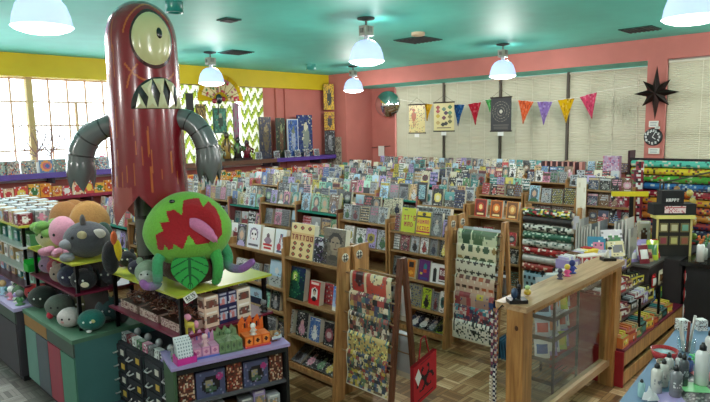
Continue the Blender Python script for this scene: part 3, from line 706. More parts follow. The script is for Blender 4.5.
# red tote with a biohazard mark hanging at the end
def cv_bio():
    cv = CV(25, 27, (176,24,34)); k = (34,20,22)
    for a in (90, 210, 330):
        x = 12.5+5*math.cos(math.radians(a)); y = 13-5*math.sin(math.radians(a))
        for i in range(60):
            q = i/60*2*PI
            if abs((q-math.radians(a)+PI) % (2*PI)-PI) > .6: cv.px(x+4.4*math.cos(q), y-4.4*math.sin(q), k); cv.px(x+3.7*math.cos(q), y-3.7*math.sin(q), k)
    cv.ell(12.5, 13, 1.6, 1.6, k); cv.rect(7, 1, 18, 2, (120,20,26)); cv.rect(4, 24, 21, 25, (90,18,22)); return cv
cvb = cv_bio(); t = thing('tote_bag', 'red cloth bag with a black hazard symbol hanging on the nearest rack', 'bag', (3.18, 2.44, .02))
b = MB(); b.canvas(cvb, (-.13, -.012, .34), (.27, 0, .06), (0, 0, -.3)); b.quad([(-.13,.02,.34), (.14,.02,.4), (.14,.02,.1), (-.13,.02,.04)], (150,20,30)); b.quad([(-.13,-.012,.04), (.14,-.012,.1), (.14,.02,.1), (-.13,.02,.04)], (150,20,30)); b.quad([(-.13,-.012,.34), (-.13,.02,.34), (-.13,.02,.04), (-.13,-.012,.04)], (150,20,30)); b.quad([(.14,-.012,.4), (.14,.02,.4), (.14,.02,.1), (.14,-.012,.1)], (150,20,30))
b.build('bag_body', 'cloth', t)
MB().tube([(-.06,0,.35), (-.03,.0,.52), (.03,.01,.53), (.07,0,.38)], .006, (150,20,30), 6).build('handle', 'cloth', t)
b = MB(); b.quad([(-.12,-.016,.26), (-.08,-.016,.32), (-.045,-.016,.25), (-.085,-.016,.19)], 'white'); b.build('price_tag', 'print', t)
# second rack, botanical papers
rods2 = [1.10, .98, .84, .69, .54, .42, .28]
a_rack(4.42, 2.50, 3.0, 1.24, .16, 'A shaped wooden gift wrap rack with cactus, insect and mushroom papers', rods2, 'oak', 'oak')
def spots(w_, h_, bgc, cols, step, r_, sh='ell'):
    cv = CV(w_, h_, bgc); k = 0
    for y in range(step//2, h_, step):
        for x in range((step//2)*(1+(k % 2)) % step, w_, step):
            c = GR.choice(cols)
            if sh == 'ell': cv.ell(x, y, r_*GR.uniform(.8, 1.2), r_*GR.uniform(.6, 1), c)
            elif sh == 'bug': cv.ell(x, y, .9, 1.5, c); cv.rect(x-2, y-1, x+3, y, c); cv.px(x, y-2, c)
            elif sh == 'mush': cv.ell(x, y, 2.4, 1.4, c); cv.rect(x, y+1, x+1, y+3, (226,214,200))
            elif sh == 'tree': cv.ell(x, y, 1.2, 2.4, c); cv.px(x, y+2, (60,40,30))
        k += 1
    return cv
S2 = [(.13, CV(34, 12, (206,212,180)).ell(8, 6, 4, 6, (60,90,66)).ell(18, 7, 5, 5, (84,112,80)).ell(27, 5, 6, 3, (96,120,92)).speck([(120,140,110)], .1, GR), 'pale green gift wrap with dark leaves, top of the cactus paper rack'),
 (.14, spots(36, 18, (222,214,184), [(70,92,70), (50,60,50), (150,120,70), (90,110,80)], 7, 2.6), 'cream gift wrap with cactus plants, below the leaf paper'),
 (.15, spots(36, 18, (214,210,192), [(50,52,52), (80,70,56)], 6, 2, 'bug'), 'off white gift wrap with small dark bees'),
 (.15, spots(36, 20, (208,176,156), [(60,40,40), (180,90,50), (120,60,50), (90,70,60)], 6, 2, 'mush'), 'dusty pink gift wrap with brown mushrooms'),
 (.12, cv_comicgrid(36, 16, GR, [(160,70,76), (200,180,70), (50,76,130), (160,126,116), (140,60,66), (180,150,136)], 5), 'gift wrap with red, yellow and blue patches, below the mushrooms'),
 (.14, cv_comicgrid(46, 24, GR, [(160,50,60), (60,130,144), (66,52,86), (206,196,190), (140,66,80), (60,50,60), (190,120,120)], 3), 'gift wrap of red and turquoise comic girls'),
 (.16, CV(30, 18, (226,222,210)).speck([(30,30,34), (40,60,50), (200,200,196)], .5, GR), 'black and white animal gift wrap, lowest on the cactus paper rack')]
for z, (dr, cv, lb) in zip(rods2, S2): sheet(lb, xr(4.42, z, 1.17, .16), 2.53, 2.94, z+.008, dr, cv)
for z in (1.1, .69): sheet('plain sheet %s on the far side of the cactus paper rack' % ('high' if z > 1 else 'low'), xr(4.42, z, 1.17, .16, 1)+.02, 2.53, 2.975, z+.008, .3, CV(4, 8, 'silver'), slope=-.12)
# blue folders at its foot
for i in range(4):
    o = bx(-.09, .09, -.006, .006, 0, .17, (60,110,140)).build('folder', 'print', None, (4.45, 2.52-.03*i, .0)); o.rotation_euler = (-.12, 0, .1)
    tag(o, '%s of four blue folders leaning below the cactus paper rack' % ORD[i], 'folder', 'blue folders on the floor')
# third rack with paper rolls
def roll(label, p0, p1, rad, colr, grp, n=14, seg_=24, endc=(210,200,180)):
    p0, p1 = Vector(p0), Vector(p1); t = thing('gift_wrap_roll', label, 'paper roll', p0, 0, grp)
    d = p1-p0; b = MB(); cols = [[colr(u, v) for u in range(n)] for v in range(seg_)]
    K = seg_
    b.tube([d*(i/K) for i in range(K+1)], rad, lambda u, v: cols[min(int(v*K), K-1)][min(int(u*n), n-1)], n, cap=False); b.build('paper', 'print', t)
    b = MB(); b.tube([d*-.01, d*1.01], rad*.62, endc, 10); b.build('core', 'print', t)
    return t
def speckle(cols, bgc, p): return lambda u, v: GR.choice(cols) if GR.random() < p else bgc
t = thing('gift_wrap_rack', 'wooden upright rack of horizontal paper rolls with blue paper at its foot', 'display rack', (5.78, 2.75, 0))
for y in (.27, -.31):
    b = MB(); slat(b, (-.02, y, 0), (.05, y, 1.19), .12 if y > 0 else .05, .03, 'tan'); b.build('end_board', 'oak', t)
b = MB(); b.box(.14, .17, -.3, .27, .1, 1.1); b.build('back_panel', 'oak', t)
R3 = [(1.12, [(196,60,60), (220,200,60), (50,130,70), (60,60,66), (230,230,224)], (40,36,38), .7, 'black paper roll with bright ornaments'), (1.04, [(50,40,40)], (34,32,34), .2, 'plain black paper roll below the ornament paper'), (.955, [(40,60,50), (30,30,30)], (206,206,196), .4, 'white paper roll with dark trees, upper'), (.87, [(30,80,60), (180,200,180)], (44,96,76), .3, 'deep green paper roll'), (.785, [(60,80,70), (140,150,140)], (210,208,200), .4, 'white paper roll with grey trees, lower'), (.70, [(230,220,210), (120,20,24)], (170,40,40), .35, 'red paper roll with white figures'), (.61, [(190,190,186)], (208,200,196), .3, 'plain pale paper roll between two red ones'), (.52, [(226,190,170), (140,50,40)], (166,56,50), .35, 'brick red paper roll with faces')]
for z, cols, bgc, p, lb in R3: roll(lb+' on the third rack', (5.72, 2.46, z), (5.72, 3.0, z), .042, speckle(cols, bgc, p), 'paper rolls on the third rack')
b = sheet('sky blue gift wrap with dark dinosaurs hanging low on the third rack', 5.72, 2.46, 3.0, .45, .36, spots(40, 28, (150,186,204), [(40,56,66)], 4, 1.4, 'ell'))
# white banner, strip posters
b = MB(); b.surf(lambda u, v: (.02*math.sin(u*3), -.10*u, .5-.5*v), 6, 10, lambda u, v: (236,230,214) if GR.random() < .9 else (214,204,180)); o = b.build('paper_banner', 'print', None, (5.85, 2.49, 1.0)); tag(o, 'long blank cream banner standing upright beside the third rack', 'banner')
for px, y0_, lb in ((561, 212, 'upper'), (559, 245, 'lower')):
    p = hx(px+6, y0_+10, 5.72); p.y = 2.445; p.x = 5.725 if y0_ < 230 else 5.71; o = bx(-.004, .004, -.045, .045, -.07, .07, (214,210,220)).build('paper_tag', 'print', None, p); tag(o, 'small white printed tag, %s of two by the cream banner' % lb, 'tag')
def flat_bin(name, label, x, ya, yb, za, zb_, n, cols, grp):
    t = thing(name, label, 'poster rack', (x, ya, za))
    bx(0, .3, 0, yb-ya, 0, .05, (120,90,60)).build('tray', 'oak', t)
    for i in range(n):
        y = (yb-ya)*(i+.5)/n
        b = MB(); c = GR.choice(cols); h_ = (zb_-za)*GR.uniform(.86, 1)
        b.surf(lambda u, v: (.02+.22*u, y+GR.uniform(-.002, .002), .05+h_*v), 2, 8, lambda u, v: mixc(c, (90,90,96), GR.choice((0, 0, .4)))); b.box(0.015, .03, y-.008, y+.008, .05, .05+h_, (196,192,186)); b.build('poster_sleeve', 'print', t)
p1 = hx(575, 212, 5.45); p2 = hx(600, 212, 5.45)
flat_bin('poster_rack', 'rack of upright grey poster sleeves beside the cream banner', 5.45, p2.y, p1.y, 0.3, 1.1, 9, [(170,170,166), (140,146,150), (190,186,176), (110,116,120)], '')
p1 = hx(613, 222, 5.6); p2 = hx(631, 222, 5.6)
flat_bin('poster_rack', 'rack of white rolled posters behind the little bird figure', 5.6, p2.y, p1.y, 0.3, 1.12, 5, [(200,196,190), (170,166,160)], '')

# ================================================================== THE RED STATUE
SX, SY = 1.82, 3.72
toCam = math.atan2(-SY, -SX)          # direction to the camera
t = thing('monster_statue', 'tall glossy red one eyed monster statue with bent grey arms', 'statue', (SX, SY, 1.066))
ZB = 1.066
def rad_at(z):   # world z
    if z > 2.62:
        q = (z-2.62)/.285; return .224*math.sqrt(max(0, 1-q**2.4))+.0
    return .224+(2.62-z)*.022
def zig(phi):
    a = (phi-toCam) % (2*PI); ph = ((a+1.1)/(2*PI)*4) % 1
    return 1.44+.21*(1-abs(1-2*ph))
SR = random.Random(8)
strokes = []
for _ in range(34): strokes.append((SR.uniform(-1.9, 1.9), SR.uniform(1.72, 2.12), SR.uniform(.03, .09)))
for z in (2.66, 2.5): strokes.append((-.92+.06*(z < 2.6), z, .1))
strokes += [(-1.2, 2.6, .12), (-1.05, 2.45, .09), (-1.25, 2.2, .14), (-.9, 2.12, .1)]
EYE = (.32, 2.64); MO = (.42, 2.285)
def scol(phi, z):
    a = (phi-toCam+PI) % (2*PI)-PI
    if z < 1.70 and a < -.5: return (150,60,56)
    for s_, zz, l_ in strokes:
        if abs(a-s_) < .016 and abs(z-zz) < l_: return (180,88,36)
    for (ca, cz), rr, lo, hi in ((EYE, .205, .6, 3.0), (EYE, .25, -2.5, -.9), (MO, .225, 2.2, 2.95)):
        dx = (a-ca)*.25; dz = z-cz; d = math.hypot(dx, dz*.92); q = math.atan2(dz, dx)
        if abs(d-rr) < .006 and (lo < q < hi or False): return (180,88,36)
    return (126,14,30)
ROWS = 190; NP = 240
b = MB()
def body(u, v):
    phi = u*2*PI; zb_ = zig(phi); z = zb_+(2.905-zb_)*(1-(1-v)**1.15 if v > .0 else 0)
    z = min(z, 2.905); r_ = rad_at(z)
    return (r_*math.cos(phi), r_*math.sin(phi), z-ZB)
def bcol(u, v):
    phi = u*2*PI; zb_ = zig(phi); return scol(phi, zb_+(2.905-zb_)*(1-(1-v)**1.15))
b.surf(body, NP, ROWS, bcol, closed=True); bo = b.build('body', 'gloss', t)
def oncyl(a, z, off): phi = toCam+a; r_ = rad_at(z)+off; return Vector((r_*math.cos(phi), r_*math.sin(phi), z-ZB))
def patch(name, ca, cz, ra, rz, off, colr, parent, shape=None, n=28, k=8):
    b = MB()
    def fn(u, v):
        q = u*2*PI; rr = v; x = ra*rr*math.cos(q); y = rz*rr*math.sin(q)
        if shape: x, y = shape(x, y, q, rr)
        return oncyl(ca+x, cz+y, off*(1-rr**4)+.002)
    b.surf(fn, n, k, colr, closed=True); return b.build(name, 'gloss', parent)
patch('eye_rim', EYE[0], EYE[1], .64, .19, .012, (60,14,20), t)
eye = patch('eye', EYE[0], EYE[1], .60, .176, .028, (196,190,140), t, k=12)
patch('pupil', EYE[0]+.13, EYE[1]+.03, .115, .05, .036, (24,20,20), eye)
# mouth: half disc, flat below
def halfm(x, y, q, rr): return (x, max(y, 0))
mo = patch('mouth', MO[0], MO[1]-.085, .80, .20, .012, (28,20,22), t, halfm, 40, 12)
for i, (a0, a1, up) in enumerate([(-.66,-.40,1), (-.40,-.12,1), (-.12,.16,1), (.16,.42,1), (.42,.66,1), (-.5,-.22,0), (-.2,.1,0), (.12,.4,0)]):
    b = MB(); zbase = MO[1]-.083
    am = (a0+a1)/2; ht = .19*math.sqrt(max(.05, 1-(am/.72)**2))
    if up: P = [oncyl(MO[0]+a0, zbase, .018), oncyl(MO[0]+a1, zbase, .018), oncyl(MO[0]+am-.03, zbase+ht*.72, .026)]; Q = oncyl(MO[0]+am, zbase+.03, .036)
    else:
        e0 = .19*math.sqrt(max(.02, 1-(a0/.72)**2)); e1 = .19*math.sqrt(max(.02, 1-(a1/.72)**2))
        P = [oncyl(MO[0]+a1, zbase+e1, .018), oncyl(MO[0]+a0, zbase+e0, .018), oncyl(MO[0]+am+.05, zbase+ht*.35, .026)]; Q = oncyl(MO[0]+am, zbase+ht*.75, .036)
    for k in range(3): b.quad([P[k], P[(k+1) % 3], Q], (204,200,160))
    b.build('tooth', 'gloss', mo)
# arms
rr_ = Vector((.698, -.716, 0)); cc_ = Vector((math.cos(toCam), math.sin(toCam), 0))
def armpt(l, z, f=.0): v = rr_*l+cc_*f; return Vector((v.x, v.y, z-ZB))
def smooth_path(P, n):
    out = []
    for i in range(n+1):
        s_ = i/n*(len(P)-1); k = min(int(s_), len(P)-2); f_ = s_-k
        a, b_, c, d = P[max(k-1, 0)], P[k], P[k+1], P[min(k+2, len(P)-1)]
        out.append(.5*((2*b_)+(-a+c)*f_+(2*a-5*b_+4*c-d)*f_*f_+(-a+3*b_-3*c+d)*f_**3))
    return out
def arm(pts, rads, tips):
    path = smooth_path(pts, 40); n = 28
    K = 40; rads_ = [rads[0]+(rads[1]-rads[0])*i/K for i in range(K+1)]
    b = MB(); b.tube(path, rads_, lambda u, v: (52,54,56) if (v*7.2) % 1 < .07 else (104,108,110), n, cap=True)
    o = b.build('arm', 'gloss', t)
    # claws hang below the wrist
    e = path[-1]; b = MB()
    def hand_fn(u, v):
        q = u*2*PI; z_ = .085+.085*abs(2*((q/(2*PI)*tips+.2) % 1)-1)
        rr2 = rads[1]*(1+.10*math.sin(v*PI))*(1-.22*v*v)
        return (e.x+rr2*math.cos(q), e.y+rr2*math.sin(q), e.z+.01-(z_+.03)*v)
    b.surf(hand_fn, 60, 8, (96,99,101), closed=True); b.build('claw_hand', 'gloss', t)
def W(y): return 2.05+(132.5-y)*.00676
arm([armpt(-.18, W(124)), armpt(-.27, W(125)), armpt(-.38, W(134)), armpt(-.445, W(148)), armpt(-.465, W(162))], (.072, .088), 4)
arm([armpt(.18, W(119)), armpt(.27, W(121)), armpt(.34, W(129)), armpt(.39, W(143)), armpt(.405, W(157))], (.066, .082), 4)
for l_, nm in ((-.06, 'left'), (.1, 'right')):
    b = MB(); b.tube([armpt(l_, ZB), armpt(l_, 1.35), armpt(l_*.9, 1.8)], [.075, .07, .07], (84,86,84), 18)
    b = MB(); b.tube([armpt(l_, ZB+.75*i/30) for i in range(31)], .06, lambda u, v: (40,42,42) if (v*11) % 1 < .1 else (88,90,86), 18); b.build('leg', 'gloss', t)
b = MB(); b.lathe([(.0, .72), (.24, .72), (.24, .8)], (70,16,22), 24); b.build('inner_plate', 'gloss', t)

# ================================================================== LEFT GONDOLAS
LIME = (178,180,60); MAR = (110,24,52)
def gondola(label, x0, x1, y0, y1, shelves, z0, posts=True):
    t = thing('display_gondola', label, 'display shelving', (x0, y0, z0))
    bx((x1-x0)*.45, (x1-x0)*.55, .06, y1-y0-.06, 0, shelves[0][0]-z0-.014, (60,50,50)).build('core_panel', 'matte', t)
    for z, c in shelves:
        b = MB(); b.box(0, x1-x0, 0, y1-y0, z-z0-.014, z-z0, c); b.build('shelf', 'plastic', t)
    for x, y in ((.04, .04), (x1-x0-.04, .04), (.04, y1-y0-.04), (x1-x0-.04, y1-y0-.04)): bx(x-.012, x+.012, y-.012, y+.012, 0, shelves[0][0]-z0-.014, (30,30,32)).build('post', 'metal', t)
    return t
g0 = gondola('lime and maroon shelf stand carrying the red statue and green plush', 1.65, 2.36, 3.12, 4.15, [(1.065, LIME), (.80, MAR)], .56)
g1 = gondola('lime and maroon shelf stand crowded with round plush toys', 1.43, 1.90, 4.18, 5.15, [(1.14, LIME), (.92, MAR)], .642)
g2 = gondola('far shelf stand topped with rows of small blind boxes', 1.42, 2.0, 5.30, 7.1, [(1.29, LIME), (1.11, (196,200,196)), (.92, (170,176,170)), (.78, (90,30,50))], .642)
# cabinets below
def cabinet(label, x0, x1, y0, y1, h, bodyc, topc, panels, pan_y=None):
    t = thing('cabinet', label, 'cabinet', (x0, y0, 0))
    bx(.012, x1-x0, 0, y1-y0, .05, h-.03, bodyc).build('carcass', 'matte', t)
    bx(.03, x1-x0-.02, .02, y1-y0-.02, 0, .05, (26,24,28)).build('plinth', 'matte', t)
    bx(-.006, x1-x0, -.006, y1-y0, h-.03, h, topc).build('worktop', 'matte', t)
    n_ = len(panels)
    for i, c in enumerate(panels):
        ya = (y1-y0)*i/n_; yb = (y1-y0)*(i+1)/n_
        bx(0, .011, ya+.004, yb-.004, .06, h-.14, c).build('door', 'matte', t)
    for i, c in enumerate(((70,84,76), (150,110,60))):
        bx(0, .011, (y1-y0)*i/2+.004, (y1-y0)*(i+1)/2-.004, h-.13, h-.036, c).build('drawer', 'matte', t)
    return t
cabinet('low cabinet with teal end, coloured doors and plush toys on top', 1.35, 1.98, 4.06, 5.13, .64, (66,116,116), (80,120,96), [(78,130,110), (150,60,74), (84,92,100), (104,146,136)])
cabinet('dark low cabinet with a lavender top at the left edge', 1.30, 2.0, 5.19, 7.2, .64, (60,56,64), (176,166,206), [(66,62,68), (60,58,64), (68,62,68)])
bx(0, .5, 0, .5, 0, .17, (40,54,70)).build('_tmp', 'matte') if False else None
pl = bx(0, .24, 0, .42, 0, .12, (44,60,76)).build('step_box', 'matte', None, (1.40, 3.6, 0)); tag(pl, 'low slate blue box on the floor before the teal cabinet end', 'box')
# filing cabinets under the statue stand
for k in range(2):
    y = 3.14+k*.52
    t = thing('filing_cabinet', ['black drawer cabinet right below the pony figure', 'black drawer cabinet next to the teal cabinet'][k], 'cabinet', (1.66, y, 0))
    bx(0, .66, 0, .5, 0, .55, (34,36,44)).build('carcass', 'matte', t)
    for c in range(2):
        for r_ in range(5):
            ya = .02+c*.24; d = bx(-.012, 0, ya, ya+.22, .03+r_*.103, .12+r_*.103, (40,42,50)).build('drawer', 'matte', t)
            MB().tube([(-.012, ya+.12, .07+r_*.103), (-.04, ya+.13, .06+r_*.103), (-.04, ya+.17, .06+r_*.103), (-.012, ya+.18, .07+r_*.103)], .006, (190,190,190), 6).build('handle', 'metal', d)
            bx(-.015, -.012, ya+.025, ya+.075, .055+r_*.103, .095+r_*.103, [(206,170,70), (210,206,196)][(r_+c) % 2]).build('label_card', 'print', d)

# --- plush toys
def plush(label, loc, parts, rz=0, cat='plush toy', mat='plush', name='plush_toy', grp=None):
    t = thing(name, label, cat, loc, rz, grp)
    for nm, c, cen, rad, *r in parts: MB().ell(cen, rad, c, 20, k=14).build(nm, mat, t)
    return t
def ears(c, r_, z, d=.05): return [('ear', c, (-d, 0, z), (r_, r_*.6, r_*1.2)), ('ear', c, (d, 0, z), (r_, r_*.6, r_*1.2))]
def eyes(z, y, d=.03, r_=.008, c=(20,20,24)): return [('eye', c, (-d, y, z), (r_, r_*.6, r_)), ('eye', c, (d, y, z), (r_, r_*.6, r_))]
FC = -.75   # facing turn so that local -Y looks at the camera

# green monster plush with the red mouth
gp = thing('monster_plush', 'big green plush with a wide red toothed mouth on the lime shelf', 'plush toy', (1.855, 3.32, 1.066), -.66); gp.scale = (1.14, 1.0, 1.12)
GRN = (112,178,58); RED_ = (158,18,30)
HCX, HCZ, HR = 0, .325, (.245, .19, .215)
TILT = Matrix.Rotation(-.07, 4, 'Y')
MZ = lambda: None
MPOLY = [(-.62,-.37),(-.49,-.4),(-.44,-.25),(-.37,-.39),(-.27,-.36),(-.23,-.24),(-.09,-.39),(-.03,-.36),(.09,-.06),(.24,-.32),(.51,-.34),(.60,-.20),(.68,-.30),(.79,-.19),(.83,.21),(.77,.5),(.62,.72),(.5,.6),(.42,.82),(.3,.84),(.06,.82),(0,.44),(-.16,.62),(-.35,.60),(-.30,.32),(-.5,.34),(-.43,.12),(-.60,.04)]
def mouth_in(x, z):
    """outline of the open mouth on the face, in head units"""
    ins = False; n_ = len(MPOLY)
    for k_ in range(n_):
        (xa, za), (xb, zb_) = MPOLY[k_], MPOLY[k_-1]
        if (za > z) != (zb_ > z) and x < (xb-xa)*(z-za)/(zb_-za)+xa: ins = not ins
    return ins
def head_fn(u, v):
    a = u*2*PI; b_ = (v-.5)*PI
    x, y, z = math.cos(a)*math.cos(b_), math.sin(a)*math.cos(b_), math.sin(b_)
    dent = 1-.30*max(0, 1-((x-.12)/.6)**2-((z-.2)/.5)**2) if y < 0 else 1
    p = Vector((x*HR[0]*(1.0-.12*max(0, z)), y*HR[1]*dent, z*HR[2])); p = TILT @ p
    return (p.x+HCX, p.y, p.z+HCZ)
def head_col(u, v):
    a = u*2*PI; b_ = (v-.5)*PI; x, y, z = math.cos(a)*math.cos(b_), math.sin(a)*math.cos(b_), math.sin(b_)
    return RED_ if y < 0 and mouth_in(x, z) else GRN
MB().surf(head_fn, 220, 150, head_col, closed=True).build('head', 'plush', gp)
b = MB()
def tongue(u, v):
    q = v; return (.03+.15*q, -.125-.085*q-.02*math.cos((u-.5)*PI), .375+(.5-u)*.085*(1-.35*(2*q-1)**2)*(1 if q < .9 else .6)-.06*q*q-.03*q)
b.surf(tongue, 12, 14, (206,120,164)); b.surf(lambda u, v: Vector(tongue(u, v))+Vector((0, .012, 0)), 12, 14, (180,90,140)); b.build('tongue', 'plush', gp)
MB().ell((-.06, -.108, .497), (.016, .01, .011), (20,24,20)).build('eye', 'gloss', gp)
MB().ell((.02, .02, .10), (.18, .14, .10), (70,40,28), 22).build('pot', 'plush', gp)
def leaf(cx, rz_, w_, l_):
    b = MB()
    def fn(u, v):
        x = (u-.5)*2*w_*math.sin(PI*min(1, v*.72+.28))**.9; return (cx+x, -.15-.03*math.cos(u*PI*2)*0-.02*v, .185-l_*v)
    b.surf(fn, 24, 40, lambda u, v: (24,84,40) if abs(u-.5) < .045 or ((v*4-abs(u-.5)*2.4) % 1) < .14 else (44,150,66)); b.surf(lambda u, v: Vector(fn(u, v))+Vector((0, .01, 0)), 12, 14, (40,130,60)); return b.build('leaf', 'cloth', gp)
leaf(.02, 0, .10, .18)
def tent(pts, c0, c1, r_=.032):
    path = smooth_path([Vector(p) for p in pts], 24); b = MB(); b.tube(path, [r_*(1-.35*i/24) for i in range(25)], lambda u, v: mixc(c0, c1, round(max(0, min(1, (v-.35)*2.4))*8)/8), 14)
    e = path[-1]; b.ell(e, (r_*.66,)*3, c1, 10, k=6); return b.build('tentacle', 'plush', gp)
tent([(-.12, -.06, .2), (-.15, -.12, .17), (-.155, -.13, .09), (-.165, -.13, .035), (-.215, -.13, .03), (-.235, -.13, .05)], (60,150,100), (150,96,160))
tent([(.14, -.06, .22), (.165, -.1, .14), (.16, -.1, .06), (.15, -.1, .03)], (60,160,70), (60,150,70), .036)
tent([(.18, .0, .24), (.215, .0, .16), (.22, -.03, .1), (.29, -.05, .085), (.35, -.05, .12)], (60,150,100), (140,90,156))
b = MB(); b.box(-.04, .04, -.002, 0, 0, .045, 'white'); o = b.build('price_tag', 'print', None, (1.735, 3.098, 1.028), -.2); o.rotation_euler = (0, -.45, -.35); tag(o, 'white price tag reading $275 tied at the lime shelf corner', 'price tag')
cvp = CV(19, 9, 'white').text('$275', 2, 1, (30,30,34)); cvp.rect(3, 7, 16, 8, (90,90,96))
b = MB(); b.canvas(cvp, (-.038, -.003, .043), (.076, 0, 0), (0, 0, -.04)); b.build('printed_price', 'print', o)

# --- toys on the stands (positions measured on the shelf tops)
def at(px, py, z): return hz(px, py, z)
DG, LG, PK, NV, BK = (70,72,80), (130,132,140), (206,146,168), (34,36,60), (30,30,36)
# top lime shelf of the second stand
p = at(92, 263, 1.141); plush('large round dark grey plush with a horn and pale patch', (1.60, 4.33, 1.141), [('body', DG, (0,0,.135), (.165,.14,.135)), ('horn', (96,90,90), (0,-.05,.28), (.02,.02,.05)), ('patch', (176,166,130), (.02,-.128,.19), (.035,.014,.03)), ('wing', (210,206,200), (.12,-.08,.19), (.05,.015,.035)), ('paw', LG, (-.10,-.12,.03), (.05,.05,.035)), ('muzzle', LG, (-.1,-.09,.12), (.06,.05,.04)), ('eye', BK, (-.05,-.125,.17), (.014,.01,.014))], FC)
plush('pink octopus plush with dangling arms beside the dark grey horned plush', (1.535, 4.62, 1.141), [('head', PK, (0,0,.17), (.10,.09,.12)), ('eye', BK, (-.03,-.085,.16), (.01,.008,.012)), ('tentacle', (196,134,158), (-.1,-.06,.03), (.07,.035,.035)), ('tentacle', (196,134,158), (.08,-.08,.03), (.05,.06,.035)), ('tentacle', (196,134,158), (0,-.11,.03), (.035,.07,.035)), ('tentacle', (196,134,158), (-.06,-.1,.05), (.035,.06,.03))], FC)
gpl = plush('cream faced plush with a shaggy green head behind the pink octopus', (1.56, 4.93, 1.141), [('face', (190,184,150), (0,-.02,.1), (.12,.1,.1)), ('eye', BK, (-.03,-.118,.11), (.01,.008,.012))], FC)
for i in range(16):
    a = i*.4; MB().ell((.11*math.cos(a)*(.6+.4*(i % 3)/2), -.02+.07*math.sin(a), .16+.035*math.sin(i*1.9)), (.055,.05,.04), (96,144,66) if i % 2 else (116,160,80), 10, k=6).build('tuft', 'plush', gpl)
def sandwich(loc, lb, rz, c=(160,112,66)):
    t = thing('bread_plush', lb, 'plush toy', loc, rz); t.scale = (1.3, 1.2, 1.3)
    b = MB(); b.ell((0,0,.14), (.12,.045,.135), c, 20); b.build('bread', 'plush', t)
    b = MB(); b.ell((-.02,.06,.13), (.10,.03,.12), (150,30,34), 18); b.build('filling', 'plush', t)
    b = MB(); b.ell((.0,.105,.14), (.115,.04,.135), c, 18); b.build('bread', 'plush', t)
sandwich((1.70, 5.02, 1.141), 'brown bread slice plush leaning at the back of the stand', -.9)
sandwich((1.80, 4.78, 1.141), 'tan bread plush with a red filling next to the statue', -.3, (176,132,76))
plush('dark green plush between the bread plush and the statue', (1.80, 4.52, 1.141), [('body', (30,60,50), (0,0,.11), (.07,.07,.11)), ('eye', 'white', (-.02,-.066,.14), (.01,.008,.01))], FC)
t = thing('rooster_plush', 'black and yellow plush standing just left of the statue leg', 'plush toy', (1.62, 3.98, 1.066), FC)
MB().ell((0,0,.12), (.06,.05,.12), (24,24,28)).build('body', 'plush', t); MB().ell((.05,.0,.17), (.03,.03,.08), (220,190,30)).build('wing', 'plush', t); MB().ell((.035,-.01,.26), (.022,.03,.05), (196,90,40)).build('crest', 'plush', t)
plush('small mint and grey cat plush beside the statue leg', tuple(hz(149, 284, 1.066))[:2]+(1.066,), [('body', (142,160,140), (0,0,.08), (.085,.075,.08)), ('face', (196,200,196), (.005,-.03,.07), (.06,.055,.055))]+ears((142,160,140), .022, .155)+eyes(.085, -.082, .02, .006), FC)
# middle maroon shelf
for i, (x, y, c, r_, lb) in enumerate(((1.50, 4.62, (150,130,120), .075, 'tan plush head poking out under the pink octopus'), (1.50, 4.42, NV, .085, 'navy plush ball on the maroon shelf under the grey horned plush'), (1.53, 4.26, BK, .08, 'black plush with a cream tag at the corner of the maroon shelf'),
        (1.55, 4.82, (140,40,60), .08, 'crimson plush ball deep on the maroon shelf'), (1.72, 4.28, (60,60,70), .085, 'charcoal plush at the right end of the maroon shelf'), (1.54, 5.02, (150,120,150), .07, 'mauve plush at the far end of the maroon shelf'))):
    pr = [('body', c, (0,0,r_), (r_*1.15,r_,r_))]+ears(c, .022, r_*1.9, r_*.6)+eyes(r_*1.1, -r_*.97, .025, .008, 'white' if sum(c) < 250 else BK)
    if 'tag' in lb: pr.append(('tag', 'cream', (.04,-.085,.06), (.03,.006,.02)))
    plush(lb, (x, y, .921), pr, FC)
